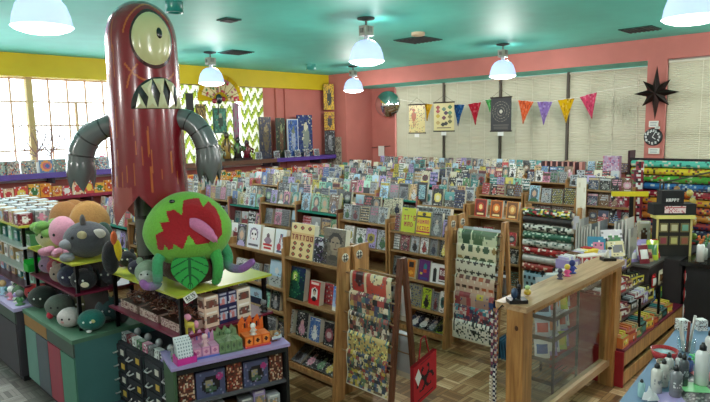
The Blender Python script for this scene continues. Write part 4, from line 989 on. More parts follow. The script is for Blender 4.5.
# squishy rows on the teal cabinet
TOPZ = .642
for px, py, c, r_, lb, ex in ((94, 331, (22,104,96), .072, 'teal round plush with a cream label on the cabinet corner', [('label', (196,190,130), (.02,-.066,.085), (.034,.012,.02)), ('paw', 'white', (0,-.055,.01), (.018,.018,.01)), ('beak', 'white', (-.062,-.03,.075), (.014,.016,.016))]),
        (66, 329, (200,190,190), .068, 'white and pink plush pig lying beside the teal plush', [('cheek', (196,60,70), (.03,-.045,.08), (.02,.02,.03)), ('snout', (216,160,160), (-.02,-.062,.06), (.022,.014,.016))]),
        (62, 317, (96,104,96), .082, 'grey green plush with white face behind the white pig plush', [('face', (206,206,196), (0,-.045,.07), (.045,.04,.045)), ('foot', (190,40,60), (-.05,-.06,.03), (.025,.025,.03))]),
        (113, 321, (44,70,74), .085, 'dark teal owl plush under the maroon shelf', [('beak', (110,116,116), (0,-.074,.05), (.035,.02,.02)), ('eye_patch', (150,156,150), (-.03,-.068,.09), (.018,.014,.018)), ('eye_patch', (150,156,150), (.03,-.068,.09), (.018,.014,.018))]),
        (45, 308, (34,44,40), .085, 'black and green plush with white stripes on the cabinet', [('stripe', (176,190,150), (0,-.05,.06), (.07,.04,.012))]),
        (38, 300, (176,40,44), .07, 'red and white plush lying on the cabinet', [('stripe', 'white', (-.02,-.05,.06), (.02,.03,.05))]),
        (31, 292, (190,160,40), .075, 'yellow plush at the far end of the coloured cabinet', []),
        (20, 300, (70,100,70), .06, 'green plush at the seam of the two cabinets', []),
        (86, 312, (90,90,60), .07, 'olive plush in the shade under the second stand', []), (78, 303, (70,56,60), .07, 'brown plush in the shade under the second stand', [])):
    r_ *= 1.15; q = at(px, py, TOPZ); pr = [('body', c, (0,0,r_*.92), (r_*1.15,r_,r_*.92))]+ex+eyes(r_, -r_*.95, .025, .008, BK if sum(c) > 250 else 'white')
    plush(lb, (max(q.x, 1.36+r_*1.15), q.y+.03, TOPZ), pr, FC)
for i, (px, py, c, r_, lb) in enumerate(((120, 268, (36,38,44), .06, 'black plush at the left end of the lime statue shelf'), (128, 276, (52,50,70), .05, 'small indigo plush just left of the cat plush'))):
    q = at(px, py, 1.066); plush(lb, (q.x+.06, q.y, 1.066), [('body', c, (0,0,r_), (r_*1.1,r_,r_))]+ears(c, .018, r_*1.9, r_*.6)+eyes(r_*1.1, -r_*.97, .02, .007, 'white'), FC)
for i in range(7):
    c = [(40,40,48), (120,30,50), (60,56,70), (90,84,80), (30,34,60), (70,30,44), (50,50,54)][i]
    plush('%s little plush, %s from the near end, behind the cartons on the maroon shelf' % (['charcoal', 'dark red', 'slate', 'taupe', 'navy', 'wine', 'grey'][i], ORD[i]), (1.90, 3.36+i*.105, .801), [('body', c, (0,0,.05), (.05,.045,.05))]+ears(c, .014, .1, .03)+eyes(.06, -.043, .018, .006, 'white'), FC)
for i in range(9):
    c = [(60,56,60), (110,70,70), (36,44,60), (150,140,120), (70,90,80), (40,36,40), (120,100,130), (60,70,60), (140,60,60)][i]
    plush('%s plush, %s from the near end, rear file on the cabinet under the stand' % (['charcoal', 'brick', 'navy', 'beige', 'sage', 'black', 'mauve', 'moss', 'red'][i], ORD[i]), (1.75, 4.16+i*.107, TOPZ), [('body', c, (0,0,.075), (.052,.06,.075))]+ears(c, .014, .15, .03)+eyes(.09, -.055, .018, .006, 'white'), FC)
# lavender cabinet top clutter: little figures
FR_ = random.Random(15)
def figurine(lb, loc, c1, c2, h_=.09, rz=FC, grp=None, name='toy_figure', cat='figurine'):
    t = thing(name, lb, cat, loc, rz, grp)
    b = MB(); b.lathe([(0, 0), (h_*.3, 0), (h_*.3, h_*.05), (h_*.14, h_*.08), (h_*.22, h_*.3), (h_*.12, h_*.55), (0, h_*.6)], c1, 12); b.build('body', 'plastic', t)
    b = MB(); b.ell((0, 0, h_*.75), (h_*.24, h_*.22, h_*.25), c2, 12, k=8); b.build('head', 'plastic', t)
    for s_ in (-1, 1): MB().tube([(s_*h_*.14, 0, h_*.5), (s_*h_*.3, -h_*.1, h_*.3)], h_*.05, c1, 6).build('arm', 'plastic', t)
    return t
cols = ['green','white','pink','grey','pale blue','orange','teal','silver','lavender','white','mint','tan']
k = 0
for r_ in range(2):
    for i in range(7):
        c1, c2 = cols[k % 12], cols[(k*5+3) % 12]; k += 1
        figurine('%s toy with %s head, %s from near end, %s line, lavender cabinet' % (c1, c2, ORD[i], ['front', 'back'][r_]), (1.37+r_*.15, 5.27+i*.12, .642), c1, c2, FR_.uniform(.08, .13))
# blind boxes
def box_art(c, acc, win=None, w_=7, h_=8, R=FR_):
    cv = CV(w_, h_, c); acc = C(acc)
    if win: cv.rect(1, 2, w_-1, h_-2, win); cv.ell(w_/2, h_*.52, w_*.22, h_*.24, acc); cv.speck([mixc(C(win), (255,255,255), .5), acc], .15, R, 2, h_-2)
    else: cv.ell(w_/2, h_*.55, w_*.3, h_*.28, acc); cv.speck([mixc(C(c), (255,255,255), .5)], .12, R)
    cv.rect(1, 0, w_-1, 1, mixc(C(c), (255,255,255), .6)); return cv
def pbox(name, lb, loc, w_, d_, h_, c, cv, rz, top=None, grp=None, cat='toy box', side=None, tx=0):
    b = MB(); b.box(-w_/2, w_/2, 0, d_, 0, h_, c, top=top)
    b.canvas(cv, (-w_/2, -.0015, h_), (w_, 0, 0), (0, 0, -h_))
    cs = side or cv
    b.canvas(cs, (-w_/2-.0015, d_, h_), (0, -d_, 0), (0, 0, -h_))
    o = b.build(name, 'print', None, loc, rz); tag(o, lb, cat, grp); return o
# far stand top: rows of boxes, white tops, dark red sides
k = 0
for iy in range(11):
    for ix in range(4):
        c = ['crimson','grey','crimson','tan','silver','brown'][(iy*3+ix) % 6]; acc = ['white','pink','black','pale blue'][(ix+iy) % 4]
        pbox('blind_box', '%s box with %s art, row %s, %s from left, top of far stand' % (c, acc, ORD[iy], ORD[ix]), (1.49+ix*.135, 5.36+iy*.14, 1.291), .11, .12, .10+.015*((iy+ix) % 2), c, box_art(c, acc), 0, top=[(200,206,214), (176,190,206), (214,214,216)][(ix+iy) % 3], grp='blind boxes on the far stand')
for z, n_, nm in ((1.111, 9, 'second'), (.921, 9, 'third'), (.781, 8, 'lowest')):
    for i in range(n_):
        for s_ in range(2):
            c = FR_.choice(['pale blue','mint','green','white','silver','tan','teal','grey']); acc = FR_.choice(ACC)
            pbox('boxed_toy', '%s boxed toy with %s art, %s from the near end, %s shelf, %s file' % (c, acc, ORD[i], nm, ['outer', 'inner'][s_]), (1.50+s_*.2, 5.36+i*.175, z), .1, .09, FR_.uniform(.08, .12), c, box_art(c, acc, 'grey'), -PI/2 if s_ == 0 else 0, grp='boxed toys on the far stand')
t = thing('wire_basket', 'bright green plastic basket at the end of the far stand', 'basket', (1.50, 5.24, .921))
b = MB(); b.box(-.07, .17, -.06, .05, 0, .01, (40,170,60)); b.box(-.07, .17, -.065, -.055, 0, .06, (40,170,60)); b.box(-.075, -.065, -.06, .05, 0, .06, (40,170,60)); b.box(.165, .175, -.06, .05, 0, .09, (30,150,50)); b.box(-.07, .17, .045, .055, 0, .09, (30,150,50)); b.build('tray', 'plastic', t)
# maroon shelf of the statue stand: brown shredded trays, pony, window boxes
def tray(lb, loc, w_, d_, rz):
    t = thing('open_carton', lb, 'carton', loc, rz)
    b = MB(); cvx = CV(20, 7, (186,160,150)).speck([(110,60,60), (140,100,100), (214,196,190)], .5, FR_)
    b.box(-w_/2, w_/2, 0, d_, 0, .055, (176,150,140), top=(60,34,30)); b.canvas(cvx, (-w_/2, -.0015, .055), (w_, 0, 0), (0, 0, -.055)); b.canvas(cvx, (-w_/2-.0015, d_, .055), (0, -d_, 0), (0, 0, -.055)); b.build('box', 'print', t)
    b = MB()
    for _ in range(90):
        x, y = FR_.uniform(-w_/2+.02, w_/2-.02), FR_.uniform(.02, d_-.02); z = .055+FR_.uniform(0, .05); a = FR_.uniform(0, PI); l = .03
        b.tube([(x, y, z), (x+l*math.cos(a), y+l*math.sin(a)*.7, z+.012), (x+2*l*math.cos(a+.5), min(d_, y+l), z-.005)], .0035, FR_.choice([(110,60,44), (140,84,64), (84,44,40), (150,120,110)]), 5, cap=False)
    o = b.build('packed_charms', 'print', t); o['kind'] = 'stuff'; return t
tray('open carton of reddish charms nearest the pony figure', (1.70, 3.32, .801), .26, .17, -PI/2)
tray('open carton of reddish charms in the middle of the maroon shelf', (1.70, 3.62, .801), .26, .17, -PI/2)
tray('open carton of reddish charms at the far end of the maroon shelf', (1.70, 3.92, .801), .26, .17, -PI/2)
t = thing('toy_pony', 'small yellow toy animal with pink hair on the maroon corner', 'figurine', (1.745, 3.165, .801), -.4)
Yc = (206,190,80)
b = MB().ell((0,0,.052), (.032,.018,.02), Yc, 14); b.build('body', 'plastic', t)
for x in (-.02, .02):
    for y in (-.009, .009): MB().tube([(x, y, 0), (x, y, .045)], .0075, Yc, 8).build('leg', 'plastic', t)
MB().ell((-.027, 0, .093), (.021,.018,.02), Yc, 14).build('head', 'plastic', t); MB().tube([(-.02,0,.06), (-.026,0,.085)], .012, Yc, 8).build('neck', 'plastic', t)
MB().ell((-.012, 0, .103), (.024,.021,.022), (226,150,180), 12).build('mane', 'plastic', t); MB().ell((.04, 0, .05), (.015,.012,.026), (226,150,180), 10).build('tail', 'plastic', t)
WB = [('white and brown window box', (226,196,176), (110,80,70)), ('navy figure box', (34,34,80), (176,180,200)), ('white window box', (222,206,190), (90,70,66))]
x = 1.85
for col_ in range(4):
    wd = (.105, .07, .07, .11)[col_]; ki = (0, 1, 1, 2)[col_]
    for lv in range(2):
        nm, c, wn = WB[ki]
        pbox('figure_box', '%s, %s level, %s stack from the pony on the maroon shelf' % (nm, ['lower', 'upper'][lv], ORD[col_]), (x+wd/2, 3.16, .801+lv*.1015), wd-.004, .08, .10, c, box_art(c, (120,60,50) if ki != 1 else (200,120,120), wn, 9, 8), 0)
    x += wd
pbox('figure_box', 'crimson topped box behind the navy boxes on the maroon shelf', (2.05, 3.26, .801), .24, .1, .235, (120,30,50), box_art((120,30,50), 'navy', None), 0)
MB().ell((0, 0, .045), (.04, .03, .045), (50,50,56)).build('_x') if False else None
o = figurine('dark round toy at the right end of the maroon shelf', (2.31, 3.16, .801), 'black', 'grey', .09)
# bottles and jewellery row on the filing cabinets
for i in range(12):
    y = 3.17+i*.082; c = ['pink','white','silver','lavender','white','grey','pink','green','white','crimson','silver','purple'][i]
    pbox('candle_box', '%s small box, %s from the near end on the black drawer cabinets' % (c, ORD[i]), (1.69, y+.03, .551), .07, .045, .06, c, CV(6, 5, c).speck(['black', 'grey', 'white'], .4, FR_), -PI/2)
    if i % 2 == 0: 
        t = thing('glass_charm', 'clear skull shaped glass charm, %s along the drawer cabinet boxes' % ORD[i//2], 'ornament', (1.78, y, .551)); MB().ell((0,0,.05), (.026,.026,.03), (186,190,196), 10).build('skull', 'gloss', t); MB().tube([(0,0,0), (0,0,.025)], .018, (150,150,160), 8).build('base', 'gloss', t)

# ================================================================== BLACK SHELF UNIT WITH LAVENDER TOP
UL, UR = Vector((1.54, 3.02, 0)), Vector((2.243, 2.819, 0)); ang = math.atan2(UR.y-UL.y, UR.x-UL.x); UW = (UR-UL).length; UD = .27
u = thing('display_shelf_unit', 'low black shelf unit with green end and lavender top in the foreground', 'shelf unit', (UL.x, UL.y, 0), ang)
bx(0, .02, 0, UD, 0, .66, (58,84,56)).build('end_panel', 'matte', u); bx(UW-.02, UW, 0, UD, 0, .66, (18,18,20)).build('end_panel', 'matte', u)
bx(.02, UW-.02, UD-.015, UD, 0, .66, (22,20,22)).build('back_panel', 'matte', u)
bx(-.01, UW+.01, -.01, UD+.01, .66, .68, (164,146,196)).build('worktop', 'matte', u)
bx(.02, UW-.02, 0, .012, .625, .66, (16,16,18)).build('fascia', 'matte', u)
for z in (.05, .22, .435): bx(.02, UW-.02, .004, UD-.02, z-.016, z, (84,84,90)).build('shelf', 'matte', u)
UM = Matrix.Translation(UL) @ Matrix.Rotation(ang, 4, 'Z')
def onU(x, y, z): return UM @ Vector((x, y, z))
x = .03
for i, (wd, kd) in enumerate(((.10, 0), (.185, 1), (.105, 0), (.17, 1), (.095, 0))):
    h_ = .175 if kd == 0 else .165
    if kd: 
        cv = CV(16, 14, (70,76,110)); cv.ell(8, 7.5, 5.4, 4.6, (20,20,26)); cv.ell(7, 7, 2, 2.4, (150,140,110)); cv.ell(8, 10, 3, 1.6, (60,90,70)); cv.ell(13, 4, 1.6, 1.6, (170,50,120)); cv.speck([(110,120,150), (140,130,160)], .08, FR_)
        lb = 'blue grey doll box with round window, %s from left on the black unit' % ORD[i]; c = (60,66,100)
    else:
        cv = CV(10, 16, (90,44,34)).speck([(190,150,120), (60,30,26), (206,190,170), (140,50,40)], .55, FR_); lb = 'brown figure box, %s from left on the black unit' % ORD[i]; c = (60,34,30)
    pbox('doll_box', lb, onU(x+wd/2, .03, .436), wd-.008, .09, h_, c, cv, ang); x += wd+.004
for i in range(7):
    c = ['crimson','navy','silver','brown','grey','lavender','silver'][i]
    pbox('doll_box', '%s box on the lower shelf of the black unit, %s from left' % (c, ORD[i]), onU(.08+i*.092, .03+.02*(i % 2), .221), .08, .08, .12+.02*(i % 3), c, box_art(c, 'tan', 'grey', 8, 10), ang)
for i in range(6): pbox('doll_box', '%s box on the bottom shelf of the black unit, %s from left' % (['navy','brown','grey','crimson','silver','navy'][i], ORD[i]), onU(.09+i*.105, .03, .051), .09, .08, .13, ['navy','brown','grey','crimson','silver','navy'][i], box_art('grey', 'tan', 'brown', 8, 10), ang)
# counter top displays
t = thing('card_bin', 'magenta bin holding upright white cards on the lavender top', 'bin', onU(.085, .04, .681), ang+.1)
b = MB(); b.box(-.055, .055, -.03, .05, 0, .008, (196,40,140)); b.box(-.055, .055, -.034, -.03, 0, .04, (206,50,150)); b.box(-.055, .055, .046, .05, 0, .05, (190,40,130)); b.box(-.059, -.055, -.034, .05, 0, .05, (190,40,130)); b.box(.055, .059, -.034, .05, 0, .05, (190,40,130)); b.build('bin', 'plastic', t)
cvs = CV(12, 12, (214,222,226))
for yy in range(1, 12, 2):
    for xx in range(1, 12, 2): cvs.px(xx, yy, (120,140,150))
for i in range(3):
    b = MB(); m = Matrix.Translation((0, -.015+.022*i, .01)) @ lean(.25); book_mesh(b, .095, .12+.01*i, .006, cvs, (206,210,214), m); b.build('card', 'print', t)
def display(lb, x, bodyc, trayc, n, peak, dim, pal, name='counter_display'):
    t = thing(name, lb, 'toy display', onU(x, .05, .681), ang)
    w_, d_, h_ = dim
    bx(-w_/2, w_/2, -.01, d_, 0, .01, trayc).build('tray', 'print', t)
    for i in range(n):
        for r_ in range(2):
            c = bodyc; b = MB(); ww = w_/n; cv = CV(8, 7, c); cv.rect(1, 1, 7, 6, pal[0]); cv.ell(4, 3.5, 1.8, 1.8, pal[1])
            b.box(-w_/2+i*ww+.002, -w_/2+(i+1)*ww-.002, r_*d_*.36, r_*d_*.36+d_*.34, .01, .01+h_, c, top=mixc(C(c), (255,255,255), .12)); b.canvas(cv, (-w_/2+i*ww+.002, r_*d_*.36-.001, .01+h_), (ww-.004, 0, 0), (0, 0, -h_)); b.build('blind_box', 'print', t)
    b = MB(); P = [(-w_/2, d_*.8, 0), (w_/2, d_*.8, 0)]+[(w_/2-w_*k_/10, d_*.8+.02, h_+peak*(.75+.25*math.sin(k_*2.1+n))) for k_ in range(11)]
    b.quad(P, bodyc); b.quad([(p_[0], p_[1]+.006, p_[2]) for p_ in P][::-1], bodyc)
    for k_ in range(9): b.box(-w_*.35+k_*w_*.08, -w_*.35+k_*w_*.08+w_*.05, d_*.8-.004+.012, d_*.8+.012, h_+peak*.25, h_+peak*(.45+.2*(k_ % 3)/2), pal[k_ % len(pal)])
    b.build('header_card', 'print', t)
    return t
display('pink and blue toy display with figure on the lavender top', .215, (206,140,180), (90,110,190), 3, .09, (.16, .13, .055), [(226,170,190), (190,110,150), (100,120,190)])
display('sage green toy display in the middle of the lavender top', .37, (122,146,104), (90,110,80), 4, .08, (.15, .13, .06), [(104,130,90), (70,90,66)])
display('bright orange toy display with tall header on the lavender top', .545, (224,104,36), (206,70,80), 3, .11, (.17, .14, .065), [(240,140,60), (60,30,30), (190,70,40)])
for lb, x, y, z, c1, c2 in (('pink toy cat on the pink boxes', .215, .075, .748, (214,170,180), (226,190,190)), ('green toy creature on the sage boxes', .36, .07, .752, (130,150,120), (110,140,104)), ('white headed toy on the orange boxes', .525, .075, .757, (200,190,180), (226,224,220))):
    figurine(lb, onU(x, y, z), c1, c2, .075, ang)
t = thing('wicker_basket', 'round wicker basket of silver packets at the right end', 'basket', onU(.672, .11, .681), ang)
b = MB().lathe([(0, .002), (.04, .002), (.052, .045), (.047, .045), (.038, .006)], lambda u, v: (150,110,70) if int(u*20) % 2 else (180,144,98), 20); b.build('basket', 'cloth', t)
for i in range(5): o = bx(-.03, .03, -.008, .008, .03, .055, 'silver').build('packet', 'print', t); o.location = (.0, -.02+.012*i, 0); o.rotation_euler = (.9, .1*i, .3*i)
for i in range(3): figurine('%s green and grey toy at the left end of the lavender top' % ['first', 'middle', 'rear'][i], onU(.03+.01*i, .10+.06*i, .681), (110,130,104), (150,150,150), .05)

# ================================================================== GATE WITH GLASS PANEL
t = thing('glazed_partition', 'low wooden partition with glass panel, two thick posts and a flat top board', 'partition', (3.0, 1.62, 0))
for x in (0, 1.45):
    b = MB(); b.box(x-.005, x+.105, -.055, .055, 0, .965); o = b.build('post', 'pine', t)
    for z, dy in ((.86, -.01), (.3, .02)):
        k_ = MB().ell((x-.006, dy, z), (.002, .012, .016), (80,44,24), 12); k_.build('knot', 'matte', o)
b = MB(); b.box(-.01, 1.56, -.075, .13, .965, 1.0); b.build('top_board', 'board', t)
b = MB(); b.box(.105, 1.45, -.07, -.05, .94, .966); b.build('top_rail', 'pine', t)
b = MB(); b.box(.105, 1.45, -.03, .03, .17, .225); b.build('bottom_rail', 'board', t)
b = MB(); b.box(1.40, 1.45, -.03, .03, .225, .94); b.box(.105, .13, -.03, .03, .225, .94); b.build('glass_bead', 'pine', t)
bx(.13, 1.40, -.003, .003, .225, .94).build('glass_pane', 'glass', t)
# things on the board
t = thing('trinket_stand', 'dark seated figure on a black plinth at the near end of the board', 'figurine', (3.05, 1.64, 1.001), FC)
bx(-.055, .055, -.04, .04, 0, .022, (24,24,28)).build('plinth', 'plastic', t); MB().ell((-.015,0,.055), (.022,.02,.034), (44,66,96), 12).build('body', 'plastic', t)
MB().tube([(.01,0,.02), (.014,0,.07), (.012,0,.085)], .012, (24,26,34), 8).build('figure', 'plastic', t); MB().ell((.012, 0, .097), (.013,.013,.014), (30,30,38), 10).build('head', 'plastic', t)
t = thing('toy_figure', 'small yellow and green toy just behind the dark plinth', 'figurine', (3.22, 1.66, 1.001), FC); MB().ell((0,0,.02), (.024,.02,.02), (196,160,50), 12).build('body', 'plastic', t); MB().ell((0,0,.05), (.018,.016,.014), (190,210,150), 12).build('head', 'plastic', t)
for i, (px, c1, c2, lb) in enumerate(((560, (70,60,84), (60,52,76), 'dark purple toy, leftmost of three on the board'), (567, (226,80,140), (220,190,70), 'toy in a pink dress with yellow hair on the board'), (572, (40,60,160), (40,50,120), 'blue toy behind the pink dressed one on the board'))):
    q = hz(px, 279-i*3, 1.0); figurine(lb, (q.x, q.y, 1.001), c1, c2, .075+.01*i)
q = hz(609, 258, 1.0); t = thing('trinket_stand', 'white bird like figure on a black box at the far end of the board', 'figurine', (4.47, 1.64, 1.001), FC)
bx(-.05, .05, -.035, .035, 0, .022, (22,24,26)).build('plinth', 'plastic', t); MB().tube([(0,0,.02), (-.01,0,.06), (.0,0,.085)], [.016, .012, .009], (226,220,206), 8).build('body', 'plastic', t); MB().ell((.012, 0, .095), (.018,.01,.012), (40,40,46), 10).build('head', 'plastic', t); MB().tube([(-.02,0,.022), (-.03,0,.05)], .006, (226,220,206), 6).build('wing', 'plastic', t)
# hanging woven bracelets at the near post
t = thing('woven_bracelets', 'bunch of woven bracelets hanging beside the near post, dark chevron one lowest', 'bracelets', (2.955, 1.72, .0))
for k, (dx, dy, z0_, z1_, cs) in enumerate(((0, 0, .60, .96, [(150,90,80), (90,60,90), (200,190,180)]), (-.012, .018, .42, .9, [(196,186,180), (120,60,80), (60,50,70)]), (-.02, -.005, .26, .62, [(30,30,60), (226,220,216)]), (-.02, .02, .3, .55, [(226,214,196), (170,150,130)]))):
    b = MB(); b.tube([(dx+.002*math.sin(i), dy, z1_+(z0_-z1_)*i/24) for i in range(25)], .011, lambda u, v: cs[int(v*24+abs(u-.5)*3) % len(cs)], 8); b.build('bracelet', 'cloth', t)
MB().tube([(0,0,.95), (.03,-.02,.985), (.05,-.04,.96)], .004, (40,40,40), 6).build('hook', 'metal', t)

# wire snack rack seen through the glass
t = thing('wire_rack', 'dark wire shelf rack behind the glass partition', 'rack', (3.95, 1.82, 0))
b = MB()
for x in (0, .42):
    for y in (0, .3): b.box(x-.008, x+.008, y-.008, y+.008, 0, .86, (60,58,56))
b.build('upright', 'metal', t)
for z in (.1, .27, .44, .60, .76):
    b = MB()
    for k_ in range(9): b.box(0, .42, k_*.0375-.002, k_*.0375+.002, z, z+.004, (90,88,86))
    b.box(0, .42, -.003, .003, z, z+.03, (80,78,76)); b.box(-.003, .003, 0, .3, z, z+.03, (80,78,76)); b.build('wire_shelf', 'metal', t)
SN = random.Random(31)
def pillow_bag(name, lb, loc, w_, h_, c, c2, rz, tiltx=.3, cat='snack bag', grp=None):
    b = MB(); m = lean(tiltx)
    for sgn in (-1, 1):
        b.surf(lambda u, v: m @ Vector(((u-.5)*w_*(1-.06*math.sin(v*PI)), sgn*.022*math.sin(u*PI)*math.sin(v*PI), h_*v)), 8, 8, lambda u, v: (c if not (.3 < v < .7 and .15 < u < .85) else c2))
    o = b.build(name, 'gloss', None, loc, rz); tag(o, lb, cat, grp); return o
for zi, z in enumerate((.275, .445, .605, .765)):
    for i in range(5):
        c, c2 = SN.choice([('white','blue'), ('silver','red'), ('yellow','green'), ('lavender','white'), ('pale blue','navy'), ('silver','orange'), ('lime','yellow')])
        pillow_bag('snack_bag', '%s packet with %s panel, %s along the %s wire shelf' % (c, c2, ORD[i], ['bottom','second','third','top'][zi]), (4.0+i*.085, 1.93-.02*(i % 2), z), .12, .145, c, c2, -.8, .2)

# ================================================================== STEPPED CANDY STAND
t = thing('candy_stand', 'stepped candy stand with maroon front ledge and red end panel', 'display shelving', (4.5, 1.5, 0))
ST = [(.30, 0, .17), (.44, .13, .12), (.58, .23, .12), (.72, .33, .12), (.86, .43, .16)]
for i, (z, y, d_) in enumerate(ST):
    bx(0.0, 1.55 if i == 0 else 1.12, y, y+d_, z-.015, z, (104,24,48) if i == 0 else (70,54,50)).build('ledge' if i == 0 else 'step_shelf', 'plastic', t)
bx(-.02, 0, 0, .6, 0, .285, (150,16,26)).build('end_panel', 'matte', t)
b = MB(); b.box(-.02, 0, .12, .6, .285, .70, (150,16,26)); b.build('end_panel', 'matte', t)
for z0_, z1_ in ((.02, .12), (.17, .28)): bx(0, 1.55, .0, .02, z0_, z1_).build('front_board', 'oak', t)
bx(0, 1.12, .58, .6, 0, .86, (60,44,40)).build('back_panel', 'matte', t)
for x in (.4, .9):
    bx(x-.006, x+.006, .02, .04, .30, .62, (40,40,44)).build('divider_rod', 'metal', t)
CC = [('red','white'), ('white','red'), ('yellow','black'), ('orange','yellow'), ('cream','brown'), ('lavender','white'), ('pale blue','blue'), ('lime','green'), ('black','silver'), ('tan','crimson'), ('crimson','white')]
for si, (z, y, d_) in enumerate(ST):
    n_ = 11
    for i in range(n_):
        c, c2 = SN.choice(CC)
        nm = 'candy_carton'; w_ = SN.uniform(.12, .15); h_ = SN.uniform(.09, .16) if si < 4 else .13
        if (si == 0 and i > 8) or (si > 0 and i > 7): continue
        if si == 0: c, c2 = [('orange','yellow'), ('red','orange'), ('green','tan'), ('black','teal')][i % 4]
        b = MB(); cv = CV(8, 4, c).rect(1, 1, 7, 3, c2).speck(['white', c, 'black'], .15, SN)
        b.box(-w_/2, w_/2, 0, d_*.8, 0, h_*.6, c, top=mixc(C(c2), (60,50,50), .4)); b.canvas(cv, (-w_/2, -.002, h_*.6), (w_, 0, 0), (0, 0, -h_*.6))
        for q in range(4): b.box(-w_/2+.01+q*.026, -w_/2+.03+q*.026, .02, d_*.7, h_*.5, h_*.75+.01*(q % 2), C(c2) if q % 2 else mixc(C(c), (255,255,255), .3))
        o = b.build(nm, 'print', None, (4.5+.075+i*.14, 1.5+y+.02, z+.001), SN.uniform(-.28, .12))
        tag(o, '%s candy carton with %s front, %s from the red end on the %s step' % (c, c2, ORD[i], ORD[si]), 'candy', 'candy cartons on the stepped stand')
# larger things lying on the top step
def card(name, lb, px, py, X, w_, h_, cv, rz=FC, ln=.3, t_=.02, cat='pack'):
    b = MB(); book_mesh(b, w_, h_, t_, cv, cv.d[0][0], lean(ln), cv.d[0][0]); q = hx(px, py, X); o = b.build(name, 'print', None, q, rz); tag(o, lb, cat); return o
b = MB(); cv = CV(22, 10, (226,214,204)); cv.rect(1, 1, 9, 9, (170,30,44)); cv.rect(11, 1, 21, 9, (170,30,44)); cv.ell(5, 5, 2.6, 2.6, 'white'); cv.ell(16, 5, 2.6, 2.6, 'white')
o = pbox('candy_box', 'white box with two red square pictures on the candy stand', (4.72, 1.86, .861), .2, .1, .10, (226,214,204), cv, -.5)
o = pbox('candy_box', 'yellow carton behind the red and white box on the candy stand', (4.92, 1.94, .861), .2, .1, .10, (226,196,50), CV(10, 6, (226,196,50)).rect(2, 2, 8, 4, (60,40,30)), -.2)
pl_ = [(5.05, 1.95, .15, .2, (60,130,160), 'pink', 'teal and pink comic pack leaning on the candy stand'), (5.2, 1.96, .13, .16, (40,40,44), 'yellow', 'black and yellow striped pack on the candy stand'), (5.38, 1.92, .2, .22, (214,208,216), 'green', 'large pale book with a green square on the candy stand'), (5.0, 1.88, .15, .1, (190,190,210), 'white', 'pale lavender bag on the candy stand'), (5.26, 1.85, .16, .14, (224,214,170), 'grey', 'cream magazine leaning forward on the candy stand'), (5.55, 1.93, .1, .16, (60,60,70), 'blue', 'dark blue pack at the right end of the candy stand')]
for x, y, w_, h_, c, c2, lb in pl_:
    cv = CV(10, 12, c); cv.rect(3, 3, 9, 9, c2); cv.speck([mixc(C(c), (0,0,0), .4), 'white'], .12, SN)
    b = MB(); book_mesh(b, w_, h_, .015, cv, c, lean(.3), c); o = b.build('candy_pack', 'print', None, (x, y, .862), FC+SN.uniform(-.3, .3)); tag(o, lb, 'pack')

# ================================================================== DARK GLASS COUNTER, FURTHER RIGHT
t = thing('glass_counter', 'long black counter with a glass top running to the right edge', 'counter', (6.08, .5, 0))
bx(0, 2.3, .45, 1.0, .06, .68, (26,24,28)).build('body', 'matte', t)
bx(-.02, 2.3, .42, 1.05, .68, .72, (20,20,24)).build('frame', 'gloss', t)
bx(0, 2.3, .45, 1.02, .722, .730).build('glass_top', 'glass', t)
for i in range(4): bx(.1+i*.55, .5+i*.55, .44, .449, .12, .6, (60,56,52)).build('door_panel', 'matte', t)
bx(2.0, 2.3, .3, .42, .1, .6, (34,50,110)).build('end_banner', 'matte', t)
# second counter behind carrying the displays
t = thing('display_counter', 'dark display counter behind the candy stand with boxes on it', 'counter', (5.66, 1.70, 0)); bx(.42, 1.3, -.17, 0, 0, .72, (44,38,40)).build('body', 'matte', t); bx(0, 1.3, 0, .5, 0, .70, (50,40,40)).build('body', 'matte', t); bx(-.01, 1.31, -.01, .51, .70, .72, (90,84,80)).build('top', 'matte', t)
t = thing('stone_display', 'yellow edged display case with six framed stones', 'display case', (6.24, 1.66, .721), -.9)
cw, chh = .34, .38
bx(-cw/2, cw/2, 0, .10, 0, chh, (36,34,30)).build('case', 'matte', t); bx(-cw/2-.015, cw/2+.015, -.02, .12, chh, chh+.035, (222,212,120)).build('lid', 'matte', t)
for x in (-cw/2, cw/2-.02): bx(x, x+.02, -.006, 0, 0, chh, (206,190,120)).build('side_trim', 'matte', t)
for r_ in range(2):
    for i in range(3):
        x = -.1+i*.1; z = .29-r_*.13
        o = bx(x-.04, x+.04, -.006, -.001, z-.045, z+.045, (120,110,70)).build('frame', 'print', t); bx(x-.028, x+.028, -.012, -.006, z-.03, z+.03, [(216,210,170), (190,186,150), (110,160,140), (150,70,80), (196,190,120), (150,90,70)][r_*3+i]).build('stone', 'print', o)
o = bx(-.2, .2, 0, .16, 0, .11, (22,22,26)).build('black_box', 'matte', None, (6.24, 1.66, 1.137), -.9); tag(o, 'wide black carton with pale label above the stone display', 'box')
cv = CV(20, 7, (226,206,206)).rect(1, 1, 19, 2, (170,60,70)).speck([(190,110,120)], .3, SN); b = MB(); b.canvas(cv, (-.1, -.003, .09), (.2, 0, 0), (0, 0, -.07)); b.build('pale_label', 'print', o)
o = bx(-.11, .1, 0, .12, 0, .13, (20,20,24)).build('black_box', 'matte', None, (6.24, 1.68, 1.248), -.9); tag(o, 'smaller black carton with white letters, highest of the stack', 'box')
cv = CV(24, 7, (20,20,24)).text('HAPPY'[:5], 2, 1, 'white'); b = MB(); b.canvas(cv, (-.08, -.003, .06), (.15, 0, 0), (0, 0, -.045)); b.build('lettering', 'print', o)
o = bx(-.2, .16, -.02, .02, 0, .05, (226,206,40)).build('yellow_sign', 'print', None, (6.38, 2.12, 1.28), -1.0); tag(o, 'bright yellow bar shaped pack left of the small black carton', 'pack')
